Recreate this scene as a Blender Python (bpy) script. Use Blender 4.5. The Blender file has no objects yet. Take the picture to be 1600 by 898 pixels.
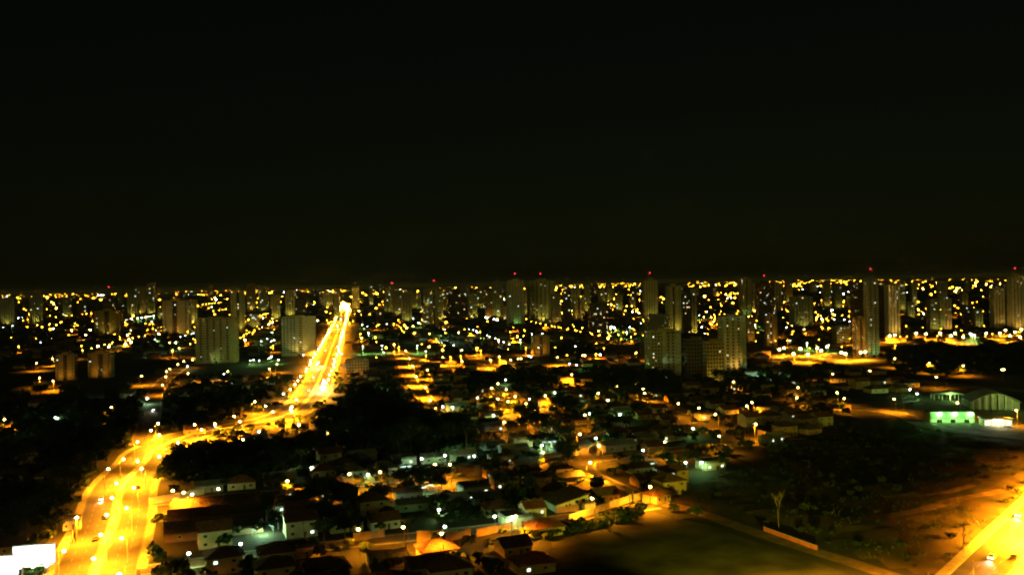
import bpy, math, random
from mathutils import Matrix, Vector
R = random.Random(7)
C = bpy.context.scene.collection
S = bpy.context.scene

# ------------------------------------------------------------------ camera
F, CAM_H, ROLL = 1385.0, 90.0, math.atan(.018)
PITCH = math.atan(6 / F)
fwd = Vector((0, math.cos(PITCH), -math.sin(PITCH)))
r0, u0 = Vector((1, 0, 0)), Vector((0, math.sin(PITCH), math.cos(PITCH)))
rgt = r0 * math.cos(ROLL) - u0 * math.sin(ROLL)
upv = r0 * math.sin(ROLL) + u0 * math.cos(ROLL)
cd = bpy.data.cameras.new('camera')
cd.sensor_fit = 'HORIZONTAL'; cd.sensor_width = 36.0; cd.lens = 36.0 * F / 1600
cd.clip_start = 1.0; cd.clip_end = 200000.0
cam = bpy.data.objects.new('camera', cd); C.objects.link(cam)
m = Matrix((rgt, upv, -fwd)).transposed().to_4x4(); m.translation = (0, 0, CAM_H)
cam.matrix_world = m
S.camera = cam

# ------------------------------------------------------------------ night sky, added olive fill light, exposure
SUN_EL, SUN_AZ = math.radians(9), math.radians(200)      # behind the viewer, a little to the left
w = bpy.data.worlds.new('World'); S.world = w; w.use_nodes = True
nt = w.node_tree; bg = nt.nodes['Background']
sky = nt.nodes.new('ShaderNodeTexSky'); sky.sky_type = 'NISHITA'; sky.sun_disc = False
sky.sun_elevation = SUN_EL; sky.sun_rotation = SUN_AZ
mx = nt.nodes.new('ShaderNodeMix'); mx.data_type = 'RGBA'; mx.blend_type = 'MULTIPLY'
mx.inputs[0].default_value = 1.0
mx.inputs[7].default_value = (.95, 1.0, .42, 1)
nt.links.new(sky.outputs[0], mx.inputs[6]); nt.links.new(mx.outputs[2], bg.inputs[0])
bg.inputs[1].default_value = 0.000046
sl = bpy.data.lights.new('olive_fill', 'SUN'); sl.energy = 0.0074; sl.color = (1.0, .86, .11); sl.angle = math.radians(12)  # dim olive fill added behind the viewer to lift all facades
so = bpy.data.objects.new('olive_fill', sl); C.objects.link(so)
sd = Vector((math.sin(SUN_AZ) * math.cos(SUN_EL), math.cos(SUN_AZ) * math.cos(SUN_EL), math.sin(SUN_EL)))
so.rotation_euler = sd.to_track_quat('Z', 'Y').to_euler(); so.location = (0, -50, 300)
vs = S.view_settings
vs.view_transform = 'Standard'; vs.look = 'None'; vs.exposure = 4.0; vs.gamma = 1.0; vs.use_curve_mapping = False
S.render.engine = 'CYCLES'
cy = S.cycles
cy.use_denoising = True; cy.max_bounces = 3; cy.diffuse_bounces = 1; cy.glossy_bounces = 1; cy.transmission_bounces = 1
cy.sample_clamp_indirect = 0.25; cy.caustics_reflective = False; cy.caustics_refractive = False
cy.use_light_tree = True
try: cy.pixel_filter_type = 'GAUSSIAN'; cy.filter_width = 2.3
except Exception: pass

SOD = (1.0, .31, .006)      # sodium lamps
WHT = (.42, 1.0, .2)       # mercury and fluorescent lamps
COOL = (.55, 1.0, .45)

# ------------------------------------------------------------------ helpers
def at(px, py, z=0.0):
    """ground (or height z) point under a point of the 1600 x 898 photograph"""
    d = fwd + rgt * ((px - 800) / F) - upv * ((py - 449) / F)
    t = (z - CAM_H) / d.z
    return Vector((d.x * t, d.y * t, z))
def proj(p):
    q = Vector(p) - Vector((0, 0, CAM_H)); dz = q.dot(fwd)
    return 800 + F * q.dot(rgt) / dz, 449 - F * q.dot(upv) / dz

ORD = 'first second third fourth fifth sixth seventh eighth ninth tenth eleventh twelfth thirteenth fourteenth fifteenth sixteenth seventeenth eighteenth nineteenth'.split()
TENS = ['', '', 'twenty', 'thirty', 'forty', 'fifty', 'sixty', 'seventy', 'eighty', 'ninety']
def nth(i):
    i += 1
    if i == 100: return 'hundredth'
    if i > 100: return 'hundred-and-' + nth(i - 101)
    if i < 20: return ORD[i - 1]
    if i % 10 == 0: return TENS[i // 10][:-1] + 'ieth'
    return TENS[i // 10] + '-' + ORD[i % 10 - 1]

class MB:
    def __init__(s): s.v, s.f = [], []
    def add(s, vs, fs):
        o = len(s.v); s.v += [tuple(p) for p in vs]; s.f += [tuple(i + o for i in f) for f in fs]; return s
    def box(s, x0, x1, y0, y1, z0, z1):
        return s.add([(x0,y0,z0),(x1,y0,z0),(x1,y1,z0),(x0,y1,z0),(x0,y0,z1),(x1,y0,z1),(x1,y1,z1),(x0,y1,z1)],
                     [(3,2,1,0),(4,5,6,7),(0,1,5,4),(1,2,6,5),(2,3,7,6),(3,0,4,7)])
    def tube(s, p, q, r1, r2, n=6):
        p, q = Vector(p), Vector(q); d = (q - p).normalized()
        a = d.orthogonal().normalized(); b = d.cross(a)
        vs = [p + (a * math.cos(k * 6.2832 / n) + b * math.sin(k * 6.2832 / n)) * r1 for k in range(n)]
        vs += [q + (a * math.cos(k * 6.2832 / n) + b * math.sin(k * 6.2832 / n)) * r2 for k in range(n)]
        fs = [(k, (k + 1) % n, n + (k + 1) % n, n + k) for k in range(n)]
        return s.add(vs, fs + [tuple(range(n - 1, -1, -1)), tuple(range(n, 2 * n))])
    def ball(s, c, rx, ry, rz, n=8, m=5):
        vs = [(c[0], c[1], c[2] - rz)]
        for j in range(1, m):
            t = math.pi * j / m
            for k in range(n):
                vs.append((c[0] + rx * math.sin(t) * math.cos(6.2832 * k / n), c[1] + ry * math.sin(t) * math.sin(6.2832 * k / n), c[2] - rz * math.cos(t)))
        vs.append((c[0], c[1], c[2] + rz)); L = len(vs) - 1
        fs = [(0, 1 + (k + 1) % n, 1 + k) for k in range(n)]
        for j in range(m - 2):
            b = 1 + j * n
            fs += [(b + k, b + (k + 1) % n, b + n + (k + 1) % n, b + n + k) for k in range(n)]
        b = 1 + (m - 2) * n
        return s.add(vs, fs + [(b + k, b + (k + 1) % n, L) for k in range(n)])
    def prism(s, pts, y0, y1):      # outline in x,z extruded along y
        n = len(pts)
        return s.add([(x, y0, z) for x, z in pts] + [(x, y1, z) for x, z in pts],
                     [tuple(range(n)), tuple(range(2 * n - 1, n - 1, -1))] + [(k, n + k, n + (k + 1) % n, (k + 1) % n) for k in range(n)])
    def mesh(s, name, mat=None):
        me = bpy.data.meshes.new(name); me.from_pydata(s.v, [], s.f); me.update()
        if mat: me.materials.append(mat)
        return me

def tag(o, label=None, cat=None, group=None, kind=None):
    if label: o['label'] = label
    if cat: o['category'] = cat
    if group: o['group'] = group
    if kind: o['kind'] = kind
    return o
def thing(name, label, cat, loc=(0, 0, 0), rz=0, group=None):
    o = bpy.data.objects.new(name, None); C.objects.link(o)
    o.location = loc; o.rotation_euler = (0, 0, rz); o.empty_display_size = .1
    return tag(o, label, cat, group)
def part(name, me, parent=None, loc=None, kind=None, mat=None):
    if isinstance(me, MB): me = me.mesh(name, mat)
    o = bpy.data.objects.new(name, me); C.objects.link(o)
    if parent: o.parent = parent
    if loc: o.location = loc
    if kind: o['kind'] = kind
    return o
def lamp_light(parent, loc, power, color, spot=None):
    l = bpy.data.lights.new('lamp_light', 'SPOT' if spot else 'POINT')
    l.energy = power; l.color = color; l.shadow_soft_size = 0.0
    o = bpy.data.objects.new('lamp_light', l); C.objects.link(o); o.parent = parent; o.location = loc
    if spot:
        l.spot_size = spot[1]; l.spot_blend = .6
        o.rotation_euler = (-(Vector(spot[0]) - Vector(loc))).to_track_quat('Z', 'Y').to_euler()
    return o

# ------------------------------------------------------------------ materials
def mat(name, col, rough=.85, var=.25, scale=.6, bump=0.0, col2=None, obj_var=0.0, metal=0.0, stretch=None):
    M = bpy.data.materials.new(name); M.use_nodes = True
    t = M.node_tree; b = t.nodes['Principled BSDF']; b.inputs['Roughness'].default_value = rough
    b.inputs['Metallic'].default_value = metal
    b.inputs['Specular IOR Level'].default_value = .25
    tc = t.nodes.new('ShaderNodeTexCoord'); nz = t.nodes.new('ShaderNodeTexNoise')
    nz.inputs['Scale'].default_value = scale; nz.inputs['Detail'].default_value = 6
    src = tc.outputs['Object']
    if stretch:
        mp = t.nodes.new('ShaderNodeMapping'); mp.inputs['Scale'].default_value = stretch
        t.links.new(src, mp.inputs[0]); src = mp.outputs[0]
    t.links.new(src, nz.inputs['Vector'])
    rp = t.nodes.new('ShaderNodeValToRGB')
    c2 = col2 or tuple(c * (1 - var) for c in col)
    rp.color_ramp.elements[0].position = .35; rp.color_ramp.elements[1].position = .65
    rp.color_ramp.elements[0].color = (*c2, 1); rp.color_ramp.elements[1].color = (*col, 1)
    t.links.new(nz.outputs['Fac'], rp.inputs[0])
    out = rp.outputs[0]
    if obj_var:
        oi = t.nodes.new('ShaderNodeObjectInfo'); hs = t.nodes.new('ShaderNodeHueSaturation')
        mr = t.nodes.new('ShaderNodeMapRange'); mr.inputs[3].default_value = 1 - obj_var; mr.inputs[4].default_value = 1 + obj_var
        t.links.new(oi.outputs['Random'], mr.inputs[0]); t.links.new(mr.outputs[0], hs.inputs['Value'])
        t.links.new(out, hs.inputs['Color']); out = hs.outputs[0]
    t.links.new(out, b.inputs['Base Color'])
    if bump:
        bp = t.nodes.new('ShaderNodeBump'); bp.inputs['Strength'].default_value = bump
        t.links.new(nz.outputs['Fac'], bp.inputs['Height']); t.links.new(bp.outputs[0], b.inputs['Normal'])
    return M
def emit(name, col, strength):
    M = bpy.data.materials.new(name); M.use_nodes = True; t = M.node_tree
    t.nodes.remove(t.nodes['Principled BSDF']); e = t.nodes.new('ShaderNodeEmission')
    e.inputs[0].default_value = (*col, 1); e.inputs[1].default_value = strength
    t.links.new(e.outputs[0], t.nodes['Material Output'].inputs[0])
    M.cycles.emission_sampling = 'NONE'
    return M
M = dict(
    ground=mat('ground_soil', (.045, .04, .022), .95, scale=.02, col2=(.02, .022, .011)),
    asphalt=mat('asphalt', (.065, .06, .056), .8, .45, .12, .1),
    oldasph=mat('worn_asphalt', (.11, .095, .08), .85, .4, .2, .1),
    dirt=mat('dirt', (.24, .15, .08), .95, scale=.25, col2=(.12, .08, .045)),
    grass=mat('dry_grass_field', (.10, .088, .03), .95, scale=.07, col2=(.024, .022, .01), bump=.6),
    scrub=mat('scrub_land', (.11, .07, .035), .95, scale=.045, col2=(.022, .026, .01), bump=.5),
    paving=mat('concrete_paving', (.28, .26, .23), .9, .3, .5),
    paint=mat('worn_road_paint', (.22, .21, .19), .7, .5, 2.),
    curb=mat('kerb_concrete', (.4, .38, .35), .9, .3, .8),
    white=mat('white_plaster', (.68, .66, .6), .9, .25, .35, obj_var=.12),
    cream=mat('cream_plaster', (.6, .52, .36), .9, .25, .35, obj_var=.12),
    ochre=mat('ochre_plaster', (.5, .34, .17), .9, .3, .35, obj_var=.12),
    grey=mat('grey_render', (.38, .37, .35), .9, .3, .35, obj_var=.15),
    brown=mat('brown_render', (.2, .13, .08), .9, .3, .35, obj_var=.1),
    green=mat('green_plaster', (.22, .42, .2), .9, .3, .35),
    tile=mat('clay_roof', (.24, .10, .055), .9, .5, .9, .3, obj_var=.25),
    oldtile=mat('weathered_clay_roof', (.15, .085, .055), .9, .5, .8, .3, obj_var=.25),
    fibre=mat('fibre_cement_roof', (.2, .19, .175), .9, .4, .7, .2, obj_var=.2),
    tin=mat('metal_sheet_roof', (.42, .43, .42), .5, .35, .5, obj_var=.15),
    glass=mat('dark_glass', (.02, .024, .026), .15, .4, .4),
    door=mat('painted_door', (.16, .09, .05), .6, .3, 1.),
    frame=mat('window_frame', (.5, .5, .48), .6, .2, 1.),
    steel=mat('galvanised_steel', (.35, .35, .34), .5, .2, 2., metal=.3),
    black=mat('dark_rubber', (.02, .02, .02), .8, .2, 3.),
    wood=mat('weathered_wood', (.22, .15, .09), .9, .4, 3., stretch=(1, 1, .1)),
    bark=mat('bark', (.10, .07, .045), .95, .4, 2., .3, stretch=(1, 1, .2)),
    leafa=mat('broad_leaf', (.045, .075, .018), .7, .5, .5, obj_var=.3),
    leafb=mat('pale_leaf', (.075, .095, .03), .7, .5, .5, obj_var=.3),
    leafc=mat('dark_leaf', (.03, .055, .018), .7, .5, .5, obj_var=.3),
    far=mat('far_roofs', (.2, .14, .09), .9, scale=.02, col2=(.06, .05, .04)),
    canopy=mat('far_leaf', (.045, .06, .018), .9, .5, .05),
    sodium=emit('sodium_globe', (1, .44, .016), 4.0),
    sodiumb=emit('strong_sodium_globe', (1, .55, .045), 7.0),
    avlamp=emit('avenue_lamp_globe', (1, .66, .16), 9.0),
    stlamp=emit('street_lamp_globe', (1, .56, .1), 6.5),
    mercury=emit('white_globe', (.85, 1, .82), 3.5),
    cool=emit('cool_white_globe', (.82, .9, 1), 3.5),
    strip=emit('fluorescent_tube', (.72, 1, .85), .22),
    red=emit('red_beacon', (1, .03, .05), .5),
    tail=emit('tail_light', (1, .06, .03), .6),
    headl=emit('headlight', (1, .93, .75), 6.0),
    winc=emit('dim_lit_window', (.9, .95, .5), .045),
    wina=emit('lit_window_white', (.8, 1, .75), .16),
    winb=emit('lit_window_warm', (1, .8, .35), .16),
    bill=emit('floodlit_glow', (.95, 1, .93), .16),  # floodlight on the billboard put into the panel as its own glow
    shop=emit('lit_shop_interior', (1, 1, .72), .075),
)

# ------------------------------------------------------------------ road lines (on the ground)
A1 = math.atan(.38); O1 = at(1020, 785)
def uv(u, v, z=0.0):
    return Vector((O1.x + u * math.cos(A1) - v * math.sin(A1), O1.y + u * math.sin(A1) + v * math.cos(A1), z))
A2 = math.atan(.182); O2 = at(660, 645)
def uv2(u, v, z=0.0):
    return Vector((O2.x + u * math.cos(A2) - v * math.sin(A2), O2.y + u * math.sin(A2) + v * math.cos(A2), z))
def px(*pts): return [at(x, y) for x, y in pts]
def smooth(pts, n=8):
    out = []
    P = [pts[0] * 2 - pts[1]] + list(pts) + [pts[-1] * 2 - pts[-2]]
    for i in range(1, len(P) - 2):
        a, b, c, d = P[i - 1:i + 3]
        for k in range(n):
            t = k / n
            out.append(.5 * ((2 * b) + (c - a) * t + (2 * a - 5 * b + 4 * c - d) * t * t + (3 * b - a - 3 * c + d) * t ** 3))
    return out + [pts[-1]]
AV = smooth([uv(-205.5, -60), uv(-205.5, 0)] + [uv(-204, 60), uv(-204, 130), uv(-196, 190)] + px((241, 703), (300, 678), (380, 664), (447, 648), (482, 622), (499, 592), (510, 565), (522, 533), (530, 512), (536.5, 492), (540.5, 478)), 8)
ROADS = dict(
    avenue=(AV, 25),
    lower_street=(smooth([uv(-192, -8), uv(-140, -5), uv(-70, -8), uv(-2, -4)], 4), 8),
    middle_street=(smooth([uv(-191, 88), uv(-130, 85), uv(-60, 87), uv(10, 88), uv(70, 96), uv(150, 86)], 5), 8),
    upper_street=(smooth([uv(-120, 163), uv(-60, 160), uv(20, 152), uv(100, 163)], 5), 7),
    corner_street=(smooth([uv(0, -4), uv(1, 66)] + px((917, 700), (858, 658), (806, 622), (770, 590), (742, 562), (715, 535)), 5), 9),
    grove_street=(smooth(px((692, 662), (664, 622), (641, 592), (626, 560), (615, 535)), 4), 10),
    cross_road=(smooth(px((492, 612), (560, 602), (640, 598), (730, 602), (800, 599), (870, 591), (940, 580), (1010, 574)), 4), 12),
    side_road=(smooth(px((222, 694), (236, 648), (240, 622), (252, 600), (272, 582), (302, 563), (340, 545)), 5), 11),
    dirt_road=(smooth([uv(4, -4), at(1100, 803), at(1200, 838), at(1310, 872), at(1440, 915)], 5), 7),
    highway=([Vector((141.2 + t_ * .65, 255.6 + t_ * .76, 0)) for t_ in (-90, 0, 90, 240)], 32),
    park_road=(smooth(px((1030, 632), (1100, 648), (1160, 638), (1235, 630), (1300, 634), (1400, 645), (1460, 668), (1600, 684), (1700, 690)), 4), 9),
    ridge_road=(smooth(px((1225, 566), (1300, 590), (1400, 592), (1500, 602), (1620, 612)), 4), 10),
    junction_road=(smooth(px((1130, 575), (1200, 562), (1270, 557), (1340, 556), (1400, 545)), 4), 14),
    west_road=(smooth(px((0, 622), (80, 614), (160, 612), (222, 610), (248, 606)), 4), 8),
    west_back_road=(smooth(px((250, 603), (300, 603), (360, 592), (440, 590), (492, 588)), 4), 9),
)
SEG = []
for nm, (pl, wd) in ROADS.items():
    for a, b in zip(pl[:-1], pl[1:]): SEG.append((a.x, a.y, b.x, b.y, wd / 2, nm))
CELL = {}
for s in SEG:
    L = math.hypot(s[2] - s[0], s[3] - s[1]); n = int(L / 30) + 1
    for k in range(n + 1):
        cx, cy_ = int((s[0] + (s[2] - s[0]) * k / n) // 60), int((s[1] + (s[3] - s[1]) * k / n) // 60)
        for i in (-1, 0, 1):
            for j in (-1, 0, 1): CELL.setdefault((cx + i, cy_ + j), set()).add(s)
def road_gap(x, y, skip=None):
    """distance outside the nearest road's edge, and the vector to its middle"""
    best = (99., 0, 0)
    for s in CELL.get((int(x // 60), int(y // 60)), ()):
        if s[5] == skip: continue
        dx, dy = s[2] - s[0], s[3] - s[1]; L2 = dx * dx + dy * dy or 1
        t = max(0, min(1, ((x - s[0]) * dx + (y - s[1]) * dy) / L2))
        ex, ey = s[0] + t * dx - x, s[1] + t * dy - y; d = math.hypot(ex, ey) - s[4]
        if d < best[0]: best = (d, ex, ey)
    return best
def offs(pl, o):
    out = []
    for i, p in enumerate(pl):
        a, b = pl[max(i - 1, 0)], pl[min(i + 1, len(pl) - 1)]
        t = Vector((b.x - a.x, b.y - a.y)).normalized()
        out.append(Vector((p.x + t.y * o, p.y - t.x * o, 0)))      # +o = right of travel
    return out
def ribbon(mb, pl, o0, o1, z, keep=None):
    A, B = offs(pl, o0), offs(pl, o1)
    for i in range(len(pl) - 1):
        if keep and not keep((A[i] + B[i + 1]) / 2): continue
        mb.add([(A[i].x, A[i].y, z), (B[i].x, B[i].y, z), (B[i + 1].x, B[i + 1].y, z), (A[i + 1].x, A[i + 1].y, z)], [(3, 2, 1, 0)])
def slab(mb, pl, o0, o1, z0, z1, keep=None):
    A, B = offs(pl, o0), offs(pl, o1)
    for i in range(len(pl) - 1):
        if keep and not keep((A[i] + B[i + 1]) / 2): continue
        q = [A[i], B[i], B[i + 1], A[i + 1]]
        mb.add([(p.x, p.y, z0) for p in q] + [(p.x, p.y, z1) for p in q], [(7, 6, 5, 4), (0, 1, 5, 4), (1, 2, 6, 5), (2, 3, 7, 6), (3, 0, 4, 7)])
def resample(pl, step):
    out = [pl[0]]; acc = 0
    for a, b in zip(pl[:-1], pl[1:]):
        L = (b - a).length; t = step - acc
        while t <= L: out.append(a + (b - a) * (t / L)); t += step
        acc = (acc + L) % step
    return out
def struct(name, mb, mt, label=None, parent=None):
    o = part(name, mb, parent, mat=mt)
    if not parent: tag(o, label, None, None, 'structure')
    return o

# ------------------------------------------------------------------ ground and roads
g = MB(); N = 24
for i in range(N):
    for j in range(N):
        x0, x1 = -60000 + 120000 * i / N, -60000 + 120000 * (i + 1) / N
        y0, y1 = -2000 + 92000 * j / N, -2000 + 92000 * (j + 1) / N
        g.add([(x0, y0, 0), (x1, y0, 0), (x1, y1, 0), (x0, y1, 0)], [(0, 1, 2, 3)])
struct('ground', g, M['ground'], 'dark flat ground of the city running to the horizon')

zi = 0
for nm, (pl, wd) in ROADS.items():
    zi += 1; z = .02 + .006 * zi
    if nm in ('avenue', 'highway'): continue
    mb = MB(); q = resample(pl, 12) + [pl[-1]]; ribbon(mb, q, -wd / 2, wd / 2, z)
    ro = struct(nm, mb, M['dirt'] if nm == 'dirt_road' else M['oldasph'], {'lower_street': 'narrow orange-lit street at the bottom of the housing blocks', 'dirt_road': 'unlit dirt road along the edge of the dark field'}.get(nm, nm.replace('_', ' ') + ' lit orange by street lamps'))
    if nm != 'dirt_road':
        for s in (-1, 1):
            pv = MB(); slab(pv, q, s * (wd / 2 + .05), s * (wd / 2 + 1.8), 0, .15, lambda p: road_gap(p.x, p.y, nm)[0] > 1.5)
            if pv.v: part('pavement', pv, ro, mat=M['paving'])
        mk = MB()
        for k in range(0, len(q) - 1):
            a, b = q[k], q[k + 1]
            if (a - b).length > 4 and a.y < 1200: ribbon(mk, [a, a + (b - a) * .35], -.08, .08, z + .012)
        if mk.v: part('centre_line', mk, ro, mat=M['paint'])

# avenue: two carriageways either side of a raised median
near = [p for p in resample(AV, 9)]
mb = MB(); ribbon(mb, near, -12.5, -1.6, .024); ribbon(mb, near, 1.6, 12.5, .024)
av = struct('avenue', mb, M['asphalt'], 'wide yellow-lit avenue with two carriageways curving into the distance')
mb = MB(); slab(mb, near, -1.55, 1.55, 0, .22); part('median', mb, av, mat=M['curb'])
for s in (-1, 1):
    mb = MB(); slab(mb, near, s * 12.55, s * 15.6, 0, .16, lambda p: road_gap(p.x, p.y, 'avenue')[0] > 1.0); part('pavement', mb, av, mat=M['paving'])
    mb = MB(); ribbon(mb, near, s * 12.1, s * 12.3, .04); ribbon(mb, near, s * 1.9, s * 2.1, .04); part('solid_line', mb, av, mat=M['paint'])
    mb = MB()
    for a, b in zip(near[:-1], near[1:]):
        if a.y < 1500:
            for o in (5.4, 8.8): ribbon(mb, [a, a + (b - a) * .45], s * o - .09, s * o + .09, .04)
    part('lane_line', mb, av, mat=M['paint'])
hwl = resample(ROADS['highway'][0], 8)
mb = MB(); ribbon(mb, hwl, -16, -1.4, .024); ribbon(mb, hwl, 1.4, 16, .024)
hw = struct('highway', mb, M['asphalt'], 'bright yellow highway crossing the bottom right corner')
mb = MB(); slab(mb, hwl, -1.35, 1.35, 0, .25); part('median', mb, hw, mat=M['curb'])
mb = MB(); slab(mb, hwl, -19, -16.05, 0, .16); part('pavement', mb, hw, mat=M['paving'])
for o in (-15.6, -2., 2., 15.6):
    mb = MB(); ribbon(mb, hwl, o - .15, o + .15, .04); part('solid_line', mb, hw, mat=M['white'])  # edge lines made white and wide to stand in for headlight trails
mb = MB()
for a, b in zip(hwl[:-1], hwl[1:]):
    for o in (-11, -6.4, 6.4, 11): ribbon(mb, [a, a + (b - a) * .45], o - .1, o + .1, .04)
part('lane_line', mb, hw, mat=M['paint'])

def inpoly(x, y, P):
    c = False; n = len(P)
    for i in range(n):
        x1, y1 = P[i]; x2, y2 = P[i - 1]
        if (y1 > y) != (y2 > y) and x < (x2 - x1) * (y - y1) / (y2 - y1) + x1: c = not c
    return c
# vacant land: a mowed field this side of the dirt road, rough scrub beyond it
FIELD = [at(*p) for p in ((880, 960), (860, 838), (905, 822), (1010, 797), (1100, 818), (1200, 853), (1310, 889), (1400, 925), (1330, 1010))]
struct('field', MB().add([(p.x, p.y, .03) for p in FIELD], [tuple(range(len(FIELD)))][::1]), M['grass'], 'dim green vacant field at the bottom of the photo')
VAC = [(1030, 788), (1140, 738), (1265, 692), (1310, 655), (1430, 668), (1600, 700), (1720, 700), (1480, 905), (1420, 893), (1300, 853), (1200, 822)]
sc_mb = MB(); gx0, gx1, gy0, gy1, st = 40, 330, 258, 590, 5.0
from mathutils import noise
def scrub_h(x, y):
    gp = road_gap(x, y)[0]
    return max(0, min(1, (gp - 2) / 12)) * (.55 + 1.3 * noise.noise((x * .035, y * .035, 3.)) + .5 * noise.noise((x * .13, y * .13, 7.)))
idx = {}
for i in range(int((gx1 - gx0) / st)):
    for j in range(int((gy1 - gy0) / st)):
        x, y = gx0 + i * st, gy0 + j * st
        cpx = proj((x + st / 2, y + st / 2, 0))
        if not inpoly(*cpx, VAC) or road_gap(x + st / 2, y + st / 2)[0] < 3: continue
        f = []
        for dx, dy in ((0, 0), (1, 0), (1, 1), (0, 1)):
            k = (i + dx, j + dy)
            if k not in idx:
                idx[k] = len(sc_mb.v); X, Y = gx0 + k[0] * st, gy0 + k[1] * st
                sc_mb.v.append((X, Y, max(.04, scrub_h(X, Y))))
            f.append(idx[k])
        sc_mb.f.append(tuple(f))
struct('scrub_terrain', sc_mb, M['scrub'], 'uneven vacant scrub land beside the highway')
for pts, wd in ((((1330, 812), (1400, 806), (1470, 790), (1540, 772), (1610, 762)), 5), (((1380, 778), (1450, 775), (1520, 760)), 4)):
    mb = MB(); q = smooth(px(*pts), 6); A, B = offs(q, -wd / 2), offs(q, wd / 2)
    for i in range(len(q) - 1):
        mb.add([(p.x, p.y, max(.04, scrub_h(p.x, p.y)) + .12) for p in (A[i], B[i], B[i + 1], A[i + 1])], [(3, 2, 1, 0)])
    struct('dirt_track', mb, M['dirt'], 'pale dirt track worn across the scrub land' + (' nearest the highway pole' if wd == 5 else ' farther back'))

# ------------------------------------------------------------------ occupancy
OCC = {}
def claim(x, y, r):
    OCC.setdefault((int(x // 40), int(y // 40)), []).append((x, y, r))
def free(x, y, r):
    cx, cy_ = int(x // 40), int(y // 40)
    for i in (-1, 0, 1):
        for j in (-1, 0, 1):
            for a, b, q in OCC.get((cx + i, cy_ + j), ()):
                if (a - x) ** 2 + (b - y) ** 2 < (r + q) ** 2: return False
    return True

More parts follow.
